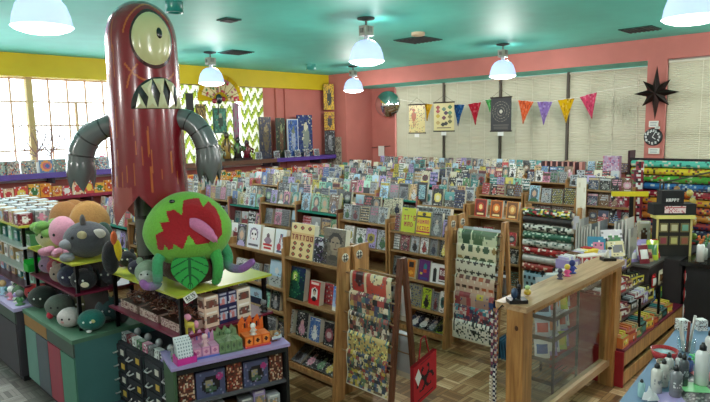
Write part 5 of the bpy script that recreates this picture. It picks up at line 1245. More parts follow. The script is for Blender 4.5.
bx(-.02, .02, -.01, .01, -.559, 0, (60,60,60)).build('support', 'metal', o)
# counter clutter right: jars, stars, wrapped packs
for i in range(26):
    x, y = 6.15+SN.random()*.95, 1.1+SN.random()*.34; c = SN.choice(['silver','gold','tan','green','orange','grey','white','yellow','pale blue']); lv = 0
    c2 = SN.choice(['gold','orange','white','green','silver'])
    t = thing('keyring_spinner' if i % 5 == 0 else 'trinket_jar', '%s jar of %s trinkets, %s in the cluster on the right counter' % (c, c2, (ORD+['seventeenth','eighteenth','nineteenth','twentieth','twenty first','twenty second','twenty third','twenty fourth','twenty fifth','twenty sixth'])[i]), 'trinket', (6.12+(i % 9)*.115, 1.13+(i//9)*.13, .731), 0, 'trinkets on the right counter')
    h_ = SN.uniform(.1, .22); MB().lathe([(0,0), (.035,0), (.035,h_*.7), (.025,h_*.78), (0,h_*.78)], c, 10).build('jar', 'gloss', t)
    b = MB()
    for k_ in range(6): a = k_; b.ell((.02*math.cos(a), .02*math.sin(a), h_*(.85+.12*(k_ % 3))), (.014,.014,.016), c2, 6, k=4)
    b.build('trinkets', 'plastic', t)
for i in range(18):
    c, c2 = SN.choice(CC); x = 5.72+(i % 6)*.2; z = .50-(i//6)*.17
    pillow_bag('hanging_pack', '%s and %s pack, %s of the %s line hung on the dark counter front' % (c, c2, ORD[i % 6], ORD[i//6]), (x, 1.672 if x < 6.08 else 1.50, z), .13, .14, c, c2, 0, .0, cat='pack', grp='packs hung on the dark counter')
for i in range(14):
    c, c2 = SN.choice(CC); x = 5.74+(i % 4)*.1; y = 1.76+(i//4)*.1
    pillow_bag('snack_bag', '%s bag with %s panel, %s in the heap on the dark counter' % (c, c2, ORD[i]), (x, y, .721), .11, SN.uniform(.12, .2), c, c2, SN.uniform(-1.2, -.4), .3, cat='snack bag', grp='bags heaped on the dark counter')
for i in range(10):
    c, c2 = SN.choice(CC); x = 6.0+(i % 5)*.17; y = 1.86+(i//5)*.16
    if x < 6.35: continue
    pbox('boxed_goods', '%s upright box with %s art, %s on the dark counter behind the stones' % (c, c2, ORD[i]), (x, y, .721), .12, .06, SN.uniform(.2, .36), c, box_art(c, c2, None, 8, 12, SN), -1.0)
# tree of gold and orange ornaments
t = thing('ornament_tree', 'wire tree of gold, orange and green ornaments at the right edge', 'display', (6.82, 1.78, .721), 0)
MB().tube([(0,0,0), (0,0,.62)], .01, (70,70,70), 8).build('stem', 'metal', t)
for i in range(30):
    a = i*2.4; z = .08+i*.018; r_ = .16*(1-.3*i/30)
    MB().ell((r_*math.cos(a), r_*math.sin(a), z), (.035,.035,.04), [(190,140,40), (200,100,40), (120,140,50), (196,176,90), (150,110,70)][i % 5], 8, k=6).build('ornament', 'gloss', t)
# gift wrap roll wall
t = thing('roll_stand', 'tall dark stand holding rows of bright gift wrap rolls near the clock', 'display rack', (7.34, 1.55, 0))
for y in (-.03, .93): bx(-.03, .16, y-.012, y+.012, 0, 1.72 if y > .5 else 1.64, (60,24,34)).build('side_frame', 'matte', t)
bx(.14, .16, -.02, .92, .1, 1.62, (44,34,40)).build('back_panel', 'matte', t)
bx(-.02, .0, -.02, .92, 1.615, 1.635, (40,30,36)).build('top_bar', 'matte', t)
RC = [('turquoise', (90,196,176), [(40,110,100), (230,220,200)]), ('yellow', (226,200,50), [(80,60,40), (200,120,60)]), ('green', (84,170,60), [(230,220,190), (150,60,50)]), ('blue', (50,120,190), [(200,210,220), (30,60,110)]), ('crimson', (150,24,50), [(200,60,80), (226,210,190)]), ('orange yellow', (226,160,50), [(200,60,60), (60,60,120)]), ('coral', (214,100,70), [(50,40,80), (226,190,80)]), ('orange', (226,140,60), [(90,60,110), (226,220,190)]), ('red', (170,60,60), [(60,60,110)]), ('navy', (40,44,80), [(150,160,180)]), ('dark green', (40,80,60), [(200,60,60)]), ('maroon', (110,30,46), [(190,150,140)]), ('violet', (90,50,120), [(226,200,90)]), ('striped', (200,190,190), [(120,40,50)])]
for i, (nm, bgc, cols) in enumerate(RC):
    z = 1.565-i*.088
    roll('%s patterned gift wrap roll, %s from the top of the dark stand' % (nm, ORD[i]), (7.37, 1.54, z), (7.37, 2.46, z), .04, speckle(cols, bgc, .28), 'rolls on the dark stand', 10, 40)
# red patterned wrap columns left of it
for i, (px, c, cols) in enumerate(((614, (60,56,60), ['white', 'black']), (621, (120,50,70), ['pink', 'white', 'crimson']), (628, (150,30,44), ['white', 'crimson']), (634, (110,40,60), ['silver', 'red', 'green']), (638.5, (150,40,60), ['white', 'black']))):
    q = hx(px, 200, 7.2); n_ = speckle(cols, c, .4)
    roll('upright %s patterned paper column, %s from left beside the bright rolls' % (['black and white', 'dusty rose', 'red', 'multicoloured', 'rose'][i], ORD[i]), (7.2, q.y, .1), (7.2, q.y, [1.25, 1.3, 1.42, 1.5, 1.6][i]), .045, n_, 'upright paper columns', 10, 60)
# glass fronted box top right of them (open picture case)
t = thing('acrylic_case', 'slanted clear topped case in front of the bright rolls', 'display case', (7.05, 1.42, 1.23))
for a, b_ in (((0, .62, .14), (0, 0, .32)), ((.12, .62, .14), (.12, 0, .32)), ((0, 0, .32), (.12, 0, .32)), ((0, .62, .14), (.12, .62, .14)), ((0, .62, .14), (0, .62, -.35)), ((0, 0, .32), (0, 0, -.35)), ((.12, 0, .32), (.12, 0, -.35)), ((.12, .62, .14), (.12, .62, -.35))): MB().tube([a, b_], .01, (96,90,84), 6).build('frame_bar', 'metal', t)
b = MB(); b.quad([(.05, .61, .13), (.05, .01, .31), (.05, .01, -.3), (.05, .61, -.3)], 'white'); b.build('clear_panel', 'glass', t)

# ================================================================== FOREGROUND COUNTER WITH BOTTLES
t = thing('front_counter', 'blue grey topped counter in the lower right corner', 'counter', (2.0, -.3, 0))
b = MB(); 
P = [(0, 1.08), (.37, 1.105), (1.62, 1.2), (1.62, 0), (0, 0)]
b.quad([(x, y, .9) for x, y in P[::-1]][::-1], (112,138,166)); b.quad([(x, y, .86) for x, y in P], (90,110,130))
for i in range(5):
    a, c = P[i], P[(i+1) % 5]; b.quad([(a[0],a[1],.86), (c[0],c[1],.86), (c[0],c[1],.9), (a[0],a[1],.9)], (100,126,150))
b.build('worktop', 'matte', t); bx(.05, 1.58, 0, 1.03, 0, .86, (150,120,84)).build('body', 'matte', t)
CZ = .901
def spk(px, py): q = hz(px, py, CZ); return q
mt = MB(); q0, q1, q2, q3 = spk(640, 402), spk(660, 375), spk(710, 372), spk(710, 402)
x0_, x1_, y0_, y1_ = 2.38, 2.95, .35, .70
cv = CV(40, 28, (70,68,70)).speck([(40,38,42), (120,118,118), (160,156,150)], .5, SN)
mt.canvas(cv, (0, .0, .002), (0, .32, 0), (.5, 0, 0)); o = mt.build('speckled_mat', 'print', None, (2.38, .35, CZ)); tag(o, 'black and white speckled mat under the bottles', 'mat')
for px, py, c, nm in ((668, 398, (170,156,206), 'lavender'), (694, 388, (130,206,140), 'green'), (707, 377, (226,130,130), 'coral')):
    q = spk(px, py); o = bx(-.055, .055, -.05, .05, 0, .0015, c).build('paper_sheet', 'print', None, (q.x, q.y, CZ+.003), FC-.2); tag(o, '%s paper square under the bottles' % nm, 'paper')
def bottle(lb, px, py, r_, h_, c, cap, text=None, capc='black'):
    r_ *= 1.2; h_ *= 1.15; q = spk(px, py); t = thing('squeeze_bottle', lb, 'bottle', (q.x, q.y, CZ+.006), FC)
    b = MB().lathe([(0,0), (r_*.92,0), (r_,.004), (r_,h_*.8), (r_*.8,h_*.88), (r_*.42,h_*.93), (r_*.42,h_*.95), (0,h_*.95)], c, 20); b.build('body', 'gloss', t)
    MB().lathe([(0,h_*.93), (r_*.5,h_*.93), (r_*.5,h_*1.04), (r_*.3,h_*1.07), (r_*.22,h_*1.13), (0,h_*1.13)], capc, 14).build('cap', 'plastic', t)
    if text:
        cvt = CV(10, 8, c).speck([text], .35, SN, 2, 6)
        b = MB(); b.surf(lambda u, v: ((r_+.0008)*math.sin((u-.5)*1.8), -(r_+.0008)*math.cos((u-.5)*1.8), h_*(.65-.4*v)), 10, 8, lambda u, v: cvt.d[int(v*8)][int(u*10)]); b.build('printed_label', 'print', t)
bottle('white bottle with black cap at the left of the bottle group', 656, 393, .019, .10, (206,204,196), 1, 'grey')
bottle('white bottle with black cap, second of the left cluster', 663, 387, .017, .095, (196,194,188), 1, 'grey')
bottle('white bottle with black cap behind the left cluster', 668, 380, .017, .095, (190,190,186), 1, 'grey')
bottle('grey bottle with black cap standing on the lavender paper', 675, 397, .020, .105, (120,122,126), 1, 'white')
bottle('small dark grey bottle behind the grey bottle', 683, 386, .016, .11, (70,72,78), 1, 'silver')
bottle('pale bottle with black cap between the grey bottles', 679, 379, .016, .09, (180,184,184), 1)
bottle('tall white bottle with black cap on the green paper', 701, 385, .024, .145, (224,226,226), 1)
bottle('tall white bottle behind at the right edge', 709, 370, .02, .15, (206,206,204), 1)
bottle('small clear teal bottle at the near left end', 641, 398, .012, .06, (150,190,190), 1)
bottle('short blue bottle behind the dark grey bottle', 689, 372, .014, .05, (50,80,140), 1)
t = thing('tissue_pack', 'crumpled white tissue pack at the near edge of the counter', 'tissues', tuple(spk(650, 401)), FC); MB().surf(lambda u, v: (.05*(u-.5)+.01*math.sin(v*9), .03*(v-.5), .008+.045*math.sin(u*PI)*math.sin(v*PI)*(1+.4*math.sin(u*13)*math.cos(v*11))), 20, 20, (226,228,230)).build('tissue', 'cloth', t)
q = spk(664, 368); t = thing('metal_tin', 'round wooden tin with silver contents below the red rimmed tray', 'tin', (q.x, q.y, CZ)); MB().lathe([(0,0), (.034,0), (.034,.035), (.030,.035), (.030,.02), (0,.02)], (130,110,84), 24).build('tin', 'gloss', t); MB().lathe([(0,.022), (.029,.024), (0,.032)], (170,176,180), 18).build('contents', 'plastic', t)
q = spk(664, 358); t = thing('round_tray', 'round tray with a red rim and pale blue contents', 'tray', (q.x, q.y, CZ)); MB().lathe([(0,0), (.05,0), (.062,.045), (.058,.045), (.048,.006), (0,.006)], (170,36,44), 30).build('tray', 'gloss', t); MB().lathe([(0,.02), (.05,.022), (.05,.03), (0,.038)], (150,190,196), 24).build('contents', 'plastic', t)
q = spk(686, 352); t = thing('glass_jar', 'clear jar of brushes and paper strips at the back of the counter', 'jar', (q.x, q.y, CZ)); MB().lathe([(.04,0), (.042,.07), (.04,.07), (.038,.004), (0,.004)], 'white', 24).build('jar', 'glass', t)
for i in range(7): a = i*.9; MB().tube([(.012*math.cos(a), .012*math.sin(a), .006), (.035*math.cos(a), .035*math.sin(a), .13+.01*i)], .004 if i % 2 else .007, [(226,226,220), (120,60,50), (200,196,190)][i % 3], 6).build('brush', 'plastic', t)
for px, py, lb in ((684, 331, 'small white box with black letters, left of two behind the jar'), (703, 331, 'small white box with black letters, right of two behind the jar')):
    q = spk(px, py); pbox('small_box', lb, (q.x, q.y, CZ), .05, .045, .06, (226,226,224), CV(10, 12, (226,226,224)).speck([(60,60,66), (110,40,40)], .28, SN), FC, cat='box')
q = spk(694, 365); t = thing('ribbon_pile', 'pile of green and blue ribbon loops between the jar and bottles', 'ribbon', (q.x, q.y, CZ+.004))
for i in range(6): a = i; MB().tube([(.02*math.cos(a+k_*.5), .02*math.sin(a+k_*.5), .01+.006*i+.01*math.sin(k_)) for k_ in range(12)], .005, [(50,150,80), (60,110,190), (90,190,120)][i % 3], 6).build('loop', 'plastic', t)

# ================================================================== WINDOW WALL DECOR
PURP = (98,76,156)
for xa, xb, c, lb, nm in ((-.5, 5.0, PURP, 'long purple edged shelf under the left windows', 'wall_shelf'), (5.0, 7.6, (104,70,54), 'brown shelf under the chevron curtain', 'wall_shelf'), (7.6, 9.35, (84,54,140), 'purple edged shelf below the dark canvases', 'wall_shelf')):
    t = thing(nm, lb, 'shelf', (xa, 9.72, 1.40)); bx(0, xb-xa, 0, .37, .03, .05, c).build('board', 'matte', t); bx(0, xb-xa, -.015, 0, -.03, .055, c).build('front_edge', 'matte', t)
    for k_ in range(int((xb-xa)/1.2)+1): bx(k_*1.2+.05, k_*1.2+.08, 0, .36, -.12, .03, (60,50,60)).build('bracket', 'matte', t)
# wall shelving below: calendars and small boxes
for xa, xb, z, lb in ((0, 5.0, 1.08, 'long shelf of orange and red stock below the purple shelf'), (5.0, 9.3, 1.10, 'shelf of small bright boxes below the brown shelf'), (0, 9.3, .72, 'lowest wall shelf behind the bookcases')):
    t = thing('wall_shelf', lb, 'shelf', (xa, 9.55, z-.02)); bx(0, xb-xa, 0, .5, 0, .02, (150,40,60)).build('board', 'matte', t); bx(0, xb-xa, -.012, 0, -.02, .03, (150,40,70)).build('front_edge', 'matte', t)
    for k_ in range(int((xb-xa)/.9)+1): bx(k_*.9+.05, k_*.9+.08, 0, .49, -.1, 0, (90,50,60)).build('bracket', 'matte', t)
WC = [((226,140,40), (190,60,40)), ((226,160,60), (60,110,60)), ((206,70,60), (226,190,80)), ((226,196,160), (190,60,60)), ((200,50,60), 'white'), ((226,170,80), (206,90,40))]
WN = ['orange', 'amber', 'red', 'cream', 'crimson', 'apricot']
x = 1.7; i = 0
while x < 5.1:
    k_ = (i*5+1) % 6; c, a_ = WC[k_]; w_ = SN.uniform(.13, .2)
    pbox('calendar_box', '%s calendar box, %s from left under the purple window shelf' % (WN[k_], (ORD+['seventeenth','eighteenth','nineteenth','twentieth','twenty first','twenty second','twenty third'])[i]), (x+w_/2, 9.58, 1.081), w_-.01, .05, SN.uniform(.15, .22), c, CV(10, 9, c).ell(5, 4.5, 3, 2.6, a_).speck([a_, 'white'], .2, SN), 0, cat='boxed goods', grp='boxes under the purple window shelf'); x += w_; i += 1
i = 0
while x < 9.2:
    k_ = SN.randrange(6); c, a_ = WC[k_]; w_ = SN.uniform(.11, .17)
    if x > 7.3: c = SN.choice([(226,206,60), (226,180,190), (206,200,196), (190,120,130), (120,70,80)]); nmc = 'pastel'
    else: nmc = WN[k_]
    pbox('boxed_goods', '%s small box, position %s from the statue, shelf below the curtain and canvases' % (nmc, (ORD+['seventeenth','eighteenth','nineteenth','twentieth','twenty first','twenty second','twenty third','twenty fourth','twenty fifth','twenty sixth','twenty seventh','twenty eighth','twenty ninth','thirtieth','thirty first','thirty second'])[i]), (x+w_/2, 9.58, 1.101), w_-.01, .05, SN.uniform(.12, .2), c, CV(8, 8, c).rect(1, 1, 7, 4, a_).speck(['white', a_], .25, SN), 0, cat='boxed goods', grp='boxes below the curtain and canvases'); x += w_; i += 1
# square records or tins on the purple shelf
for i, px in enumerate((1, 13.5, 30, 47.5, 61, 94, 105)):
    q = hy(px, 172, 9.78); c = [(150,160,150), (170,150,140), (150,140,130), (90,120,160), (120,130,120), (60,70,80), (150,160,170)][i]
    cv = CV(12, 12, c)
    if i == 3: cv.ell(6, 6, 5, 5, (226,140,60)); cv.ell(6.5, 6, 3.4, 3.4, (190,90,110)); cv.ell(7, 6, 2, 2, (60,90,150))
    else: cv.speck([(200,90,60), (60,90,120), (90,80,70), (210,206,190)], .4, SN)
    cv.rect(0, 0, 12, 1, 'silver')
    b = MB(); book_mesh(b, .20, .21, .02, cv, 'silver', lean(.14)); o = b.build('picture_tin', 'print', None, (q.x, 9.80, 1.451)); tag(o, '%s square picture pack, %s from left on the purple window shelf' % (['grey green', 'pinkish', 'brown and blue', 'round rainbow', 'dark grey', 'slate', 'pale blue'][i], ORD[i]), 'picture pack', 'square packs on the window shelf')
    if i in (1, 2, 3): o2 = bx(-.035, .035, 0, .01, 0, .17, 'white').build('white_card', 'print', None, (q.x+.15, 9.83, 1.451)); tag(o2, 'white card standing right of the %s square picture pack' % ['', 'pinkish', 'brown and blue', 'round rainbow'][i], 'card')
# bare branch trees in the window
def branches(lb, px, sc_):
    q = hy(px, 170, 9.95); t = thing('branch_tree', lb, 'decorative tree', (q.x, 9.95, 1.451)); B = random.Random(px)
    MB().lathe([(0,0), (.05,0), (.04,.02), (0,.02)], (200,160,150), 12).build('base', 'matte', t)
    MB().tube([(0,0,0), (.01,0,.35)], [.02, .014], (176,130,120), 8).build('trunk', 'matte', t)
    for k_, (a, l_) in enumerate(((-.9, .5), (-.5, .62), (.1, .5), (.5, .62), (.95, .5))):
        p0 = Vector((.01, 0, .35*(.7+.06*k_))); p1 = p0+Vector((math.sin(a)*l_*.45, 0, math.cos(a)*l_*.4)); p2 = p1+Vector((math.sin(a*.4)*l_*.4, .02, l_*.5))
        b = MB(); b.tube(smooth_path([p0, p1, p2], 8), [.012-.001*i for i in range(9)], (140,110,110), 6); b.tube([p1, p1+Vector((.09, 0, .16))], .005, (140,110,110), 5); b.tube([p1+(p2-p1)*.4, p1+(p2-p1)*.4+Vector((-.07, 0, .13))], .004, (140,110,110), 5); b.build('branch', 'matte', t)
branches('bare branch tree at the left before the window', 38, 1); branches('second bare branch tree right of the first, before the window', 52, 1)
t = thing('flamingo_figure', 'hot pink flamingo shape behind the left grey arm', 'figurine', tuple(hy(102, 163, 9.9)), 0); t.location.z = 1.451
MB().ell((0,0,.17), (.05,.03,.06), (226,20,110)).build('body', 'plastic', t); MB().tube([(.03,0,.19), (.06,0,.25), (.04,0,.31), (.015,0,.29)], .012, (226,20,110), 8).build('neck', 'plastic', t); MB().tube([(0,0,0), (0,0,.13)], .007, (200,60,110), 6).build('leg', 'plastic', t)
# chevron curtains
def chev(u, v):
    z = v*11; k_ = abs(((u*5) % 1)-.5)*2
    q = (z+k_*1.3) % 2
    return (150,164,60) if q < .75 else (236,238,220) if q < 1.7 else (90,110,60)
for px0, px1, lb in ((178, 197, 'green and white chevron curtain behind the statue shoulder'), (197, 236, 'green and white chevron curtain behind the yellow fan'), (240, 262, 'brightest green and white chevron curtain beside the salmon wall')):
    xa, xb = hy(px0, 120, 10.0).x, hy(px1, 120, 10.0).x; n_ = int((xb-xa)/.05)
    b = MB(); b.surf(lambda u, v: (xa+(xb-xa)*u, 9.955+.015*math.sin(u*n_*1.6), 2.93-1.55*v), n_*2, 44, lambda u, v: chev(u*(xb-xa)/.9, v)); t = thing('window_curtain', lb, 'curtain', (0, 0, 0)); b.build('cloth', 'curtain', t); MB().tube([(xa, 9.955, 2.935), (xb, 9.955, 2.935)], .012, (150,130,90), 8).build('rod', 'metal', t)
# folding fan
def fan(lb, px, py, rad, rim, flower):
    q = hy(px, py, 9.85); t = thing('folding_fan', lb, 'fan', q)
    b = MB(); N_ = 24
    def fn(u, v): a = PI*(1-u)*1.0; r_ = rad*(.0+1*v); return (r_*math.cos(a), (.012 if int(round(u*N_)) % 2 else 0), r_*math.sin(a))
    b.surf(fn, N_, 12, lambda u, v: rim if v > .86 or v < .3 or u < .1 else (SN.choice([(222,206,170)]*5+[(196,60,90), (90,130,90), (180,110,130)])), smooth=False); b.build('leaf', 'curtain', t)
    for k_ in range(9): a = PI*k_/8; MB().tube([(0,-.006,0), (rad*.97*math.cos(a), -.006, rad*.97*math.sin(a))], .006, (150,110,30), 5).build('rib', 'matte', t)
fan('large yellow folding fan with flowers above the small statues', 221, 101, .52, (196,160,30), 1)
# statues and figures on the brown shelf
def deco_statue(lb, px, py, h_, c1, c2, name='fantasy_statue'):
    q = hy(px, py, 9.85); t = thing(name, lb, 'statue', (q.x, 9.86, 1.451)); B = random.Random(int(px))
    bx(-.1, .1, -.06, .06, 0, .05, c2).build('base', 'matte', t)
    b = MB(); b.lathe([(0,.05), (.09,.05), (.07,h_*.3), (.10,h_*.5), (.06,h_*.7), (0,h_*.75)], lambda u, v: c1 if B.random() < .6 else c2, 14); b.build('body', 'gloss', t)
    MB().ell((0,-.01,h_*.82), (.055,.05,.07), c2, 14).build('head', 'gloss', t)
    for s_ in (-1, 1): MB().tube([(s_*.07,0,h_*.6), (s_*.14,-.03,h_*.5), (s_*.1,-.06,h_*.36)], .022, c1, 8).build('arm', 'gloss', t)
deco_statue('gilt and dark statue standing tall in the middle of the brown shelf', 227, 150, .62, (150,120,60), (60,44,30))
deco_statue('green and brown figure under the yellow fan', 238, 150, .5, (70,110,60), (50,44,40)); deco_statue('pale jar like figure left of the gilt statue', 219, 150, .32, (150,166,150), (110,120,110))
deco_statue('dark red hooded figure at the right of the brown shelf', 247, 150, .42, (110,24,40), (60,24,30))
def wall_art(lb, pxa, pya, pxb, pyb, cv, Y=9.85, rz=0, thick=.03, name='canvas_picture', standing=True, frame=None):
    a = hy(pxa, pya, Y); d = hy(pxb, pyb, Y); w_, h_ = d.x-a.x, abs(a.z-d.z); z0_ = d.z
    if standing: h_ = a.z-1.452; z0_ = 1.452
    t = thing(name, lb, 'picture', ((a.x+d.x)/2, Y, z0_)); b = MB(); b.box(-w_/2, w_/2, 0, thick, 0, h_, frame or cv.d[0][0]); e = .0 if not frame else .02
    b.canvas(cv, (-w_/2+e, -.002, h_-e), (w_-2*e, 0, 0), (0, 0, -h_+2*e)); b.build('canvas', 'print', t); return t
def dark_art(w_, h_, bgc, cols, fig, R_=SN):
    cv = CV(w_, h_, bgc).speck([mixc(C(bgc), C(cols[0]), .4), mixc(C(bgc), (0,0,0), .3)], .4, R_); cv.ell(w_*.55, h_*.55, w_*.22, h_*.3, cols[0]); cv.ell(w_*.55, h_*.28, w_*.14, h_*.1, cols[1]); cv.speck([cols[1], cols[0], bgc], .14, R_); return cv
wall_art('teal framed picture of a figure hung under the yellow fan', 213, 108, 227, 133, dark_art(12, 16, (60,130,110), [(40,60,50), (150,150,120)], 1), Y=9.88, standing=False, frame=(30,70,60))
wall_art('tall dark tapestry strip left of the fan', 186, 93, 195, 132, CV(4, 12, (22,20,22)), Y=9.9, standing=False)
wall_art('gilt lattice hanging beside the dark strip', 196, 104, 207, 136, CV(12, 16, (90,66,34)).speck([(170,140,70), (50,34,20)], .5, SN), Y=9.9, standing=False)
wall_art('grey mauve banner strip right of the fan', 233, 103, 240, 140, CV(5, 14, (130,110,120)).speck([(150,60,110)], .2, SN), Y=9.9, standing=False)
t = thing('masked_figure', 'dark masked head with red ornaments on top of the fan centre', 'ornament', tuple(hy(219, 99, 9.80)))
MB().ell((0,0,0), (.07,.05,.10), (30,34,36)).build('head', 'gloss', t); MB().ell((-.1,0,-.04), (.06,.03,.05), (140,24,44)).build('ornament', 'gloss', t); MB().ell((.1,0,0), (.05,.03,.05), (140,24,44)).build('ornament', 'gloss', t); MB().tube([(0,.03,-.1), (0,.06,-.3)], .012, (60,50,40), 8).build('stem', 'matte', t)
wall_art('dark blue grey portrait canvas, leftmost of the standing row', 259, 117, 272, 158, dark_art(13, 30, (46,48,72), [(96,84,60), (140,126,90)], 1), Y=9.80)
wall_art('dark green canvas of a bearded figure, second of the standing row', 276, 118, 286, 158, dark_art(11, 28, (34,50,40), [(90,60,40), (120,130,90)], 1), Y=9.84)
wall_art('blue castle picture with white frame, third of the standing row', 287, 119, 299, 157, dark_art(12, 28, (40,80,150), [(150,160,180), (110,120,90)], 1), Y=9.80, frame=(196,200,206))
wall_art('deep blue canvas with a pale tower, fourth of the standing row', 297, 115, 313, 157, dark_art(14, 28, (24,50,110), [(120,130,120), (190,186,160)], 1), Y=9.86)
def small_pic(px, lb):
    q = hy(px, 153, 9.74); b = MB(); cv = CV(9, 9, 'silver').rect(1, 1, 8, 8, (90,100,110)).speck([(60,60,66), (150,150,150), (110,60,60)], .35, SN); book_mesh(b, .15, .16, .015, cv, 'silver', lean(.12)); o = b.build('small_picture', 'print', None, (q.x, 9.735, 1.451)); tag(o, lb, 'picture pack', 'small pictures on the purple shelf')
for i, px in enumerate((259, 277, 288, 298, 307, 317)): small_pic(px, 'small pale bordered picture, %s from left on the right purple shelf' % ORD[i])
# pictures on the corner wall (facing -X)
def side_art(lb, pxa, pya, pxb, pyb, cv, X, frame=None, name='canvas_picture', cat='picture', mat='print'):
    a = hx(pxa, pya, X); d = hx(pxb, pyb, X); w_, h_ = a.y-d.y, abs(a.z-d.z)
    t = thing(name, lb, cat, (X, (a.y+d.y)/2, d.z), -PI/2); b = MB(); b.box(-w_/2, w_/2, 0, .02, 0, h_, frame or cv.d[0][0]); b.canvas(cv, (-w_/2, -.002, h_), (w_, 0, 0), (0, 0, -h_)); b.build('panel', mat, t); return t
yl = [dark_art(12, 24, (206,160,20), [(40,40,30), (90,80,50)], 1), dark_art(12, 20, (200,150,24), [(50,44,40), (120,60,40)], 1), dark_art(12, 20, (30,28,34), [(110,110,116), (150,150,150)], 1)]
for (ya, yb), cv, lb in zip(((84, 110), (112, 130), (131, 154)), yl, ('yellow canvas with a dark warrior, top of the corner column', 'second yellow canvas with a dark figure, below the first', 'black canvas with a grey figure, lowest on the corner')):
    a = hy(314.5, ya, 9.95); d = hy(327, yb, 9.95); w_ = .24; h_ = a.z-d.z
    t = thing('canvas_picture', lb, 'picture', (9.30, 9.93-.0, d.z), -.9); b = MB(); b.box(-w_/2, w_/2, 0, .02, 0, h_, (40,34,30)); b.canvas(cv, (-w_/2, -.002, h_), (w_, 0, 0), (0, 0, -h_)); b.build('panel', 'print', t); t.location = (9.24, 9.80, d.z)
cvk = CV(22, 26, (150,140,124)).speck([(110,100,90), (190,184,170), (90,84,80), (170,160,140)], .6, SN)
side_art('speckled grey card rack mounted on the corner column', 327, 137, 341.5, 172, cvk, 9.38, name='card_rack', cat='card rack')
side_art('tall rack of white cards below the speckled rack', 328, 165, 341, 195, CV(12, 18, (214,210,200)).speck([(60,60,66), (160,120,110)], .35, SN), 9.2, name='card_rack', cat='card rack')
# convex mirror
q = hx(388, 104, XR-.12); t = thing('convex_mirror', 'round convex security mirror on the salmon wall', 'mirror', q, 0); t.rotation_euler = (0, 0, .35)
b = MB(); R_ = .29
def mf(u, v): a = u*2*PI; r_ = R_*v; return (-.03-.10*(1-v*v), r_*math.cos(a), r_*math.sin(a))
b.surf(mf, 40, 12, 'white', closed=True); b.build('mirror_face', 'mirror', t); b = MB(); b.surf(lambda u, v: (-.03+.04*v, (R_+.008)*math.cos(u*2*PI), (R_+.008)*math.sin(u*2*PI)), 40, 2, (60,60,60), closed=True); b.build('rim', 'plastic', t); MB().tube([(0,0,0), (.1,0,.0)], .02, (90,90,90)).build('bracket', 'metal', t)
q = hx(375, 150, XR-.03); 
for lb, pa, pb in (('thin dark cable running along the salmon recess wall', (356, 148.5), (390, 146)),):
    a, d = hx(*pa, XR-.02), hx(*pb, XR-.02); b = MB().tube([a, (a+d)/2-Vector((0, 0, .01)), d], .008, (50,40,40), 6); o = b.build('cable', 'plastic'); tag(o, lb, 'cable')
q = hx(381.5, 151, XR-.02); o = bx(-.012, 0, -.09, .09, -.12, .12, (226,224,218)).build('wall_notice', 'print', None, q); tag(o, 'white paper notice on the salmon wall below the mirror', 'notice')

# ================================================================== THINGS HUNG BEFORE THE BLINDS
XF = 9.55
def scroll(lb, px0, py0, px1, py1, cv, c):
    a = hx(px0, py0, XF); d = hx(px1, py1, XF); w_, h_ = a.y-d.y, a.z-d.z; t = thing('hanging_poster', lb, 'poster', (XF, (a.y+d.y)/2, d.z), -PI/2)
    b = MB(); b.canvas(cv, (-w_/2, 0, h_), (w_, 0, 0), (0, 0, -h_)); b.quad([(-w_/2,.003,0), (-w_/2,.003,h_), (w_/2,.003,h_), (w_/2,.003,0)], c); b.build('sheet', 'print', t)
    for z in (0, h_): bx(-w_/2-.01, w_/2+.01, -.012, .012, z-.012, z+.012, (40,30,26)).build('wood_bar', 'matte', t)
    MB().tube([(-w_/2,0,h_), (0,0,h_+.14), (w_/2,0,h_)], .003, (60,50,50), 5).build('cord', 'cloth', t)
    bx(-.06, .06, -.006, -.002, -.085, -.015, (226,226,222)).build('paper_tag', 'print', t)
cv = CV(20, 30, (206,190,130)); cv.ell(6, 6, 1.8, 2, (160,90,60)); cv.ell(6, 12, 3, 5, (170,96,66)); cv.rect(5, 16, 6, 24, (160,90,60)); cv.rect(7, 16, 8, 24, (160,90,60)); cv.speck([(130,110,90), (90,110,90), (160,80,60)], .16, SN); scroll('cream anatomy style hanging poster with a reddish body', 409, 105, 425, 133, cv, (206,190,130))
cv = CV(20, 30, (212,198,140))
for (x, y, c) in ((4,5,(150,40,40)), (10,7,(90,120,100)), (16,5,(60,110,60)), (4,9,(160,40,50)), (4,14,(190,160,40)), (4,21,(180,150,90)), (16,11,(90,130,90)), (16,15,(120,110,60)), (16,20,(90,90,50)), (12,11,(60,30,70)), (10,16,(100,40,60)), (9,23,(30,34,30)), (12,22,(40,44,40))): cv.ell(x, y, 2, 1.6, c)
cv.rect(3, 26, 17, 27, (110,90,70)); scroll('cream botanical hanging poster with dark fruits', 434, 103, 454, 131, cv, (212,198,140))
cv = CV(26, 36, (30,30,34)); 
for k_ in range(60):
    a = k_/60*2*PI
    for r_ in (10.5, 7.5, 4.5): cv.px(13+r_*math.cos(a), 15+r_*math.sin(a), (110,104,90) if k_ % 2 else (60,58,56))
cv.ell(13, 15, 2, 2, (190,186,170)); cv.rect(3, 29, 23, 30, (90,86,80)); cv.rect(4, 31, 22, 34, (70,66,62)); scroll('black hanging poster with a pale circular chart', 491, 98, 511, 131, cv, (30,30,34))
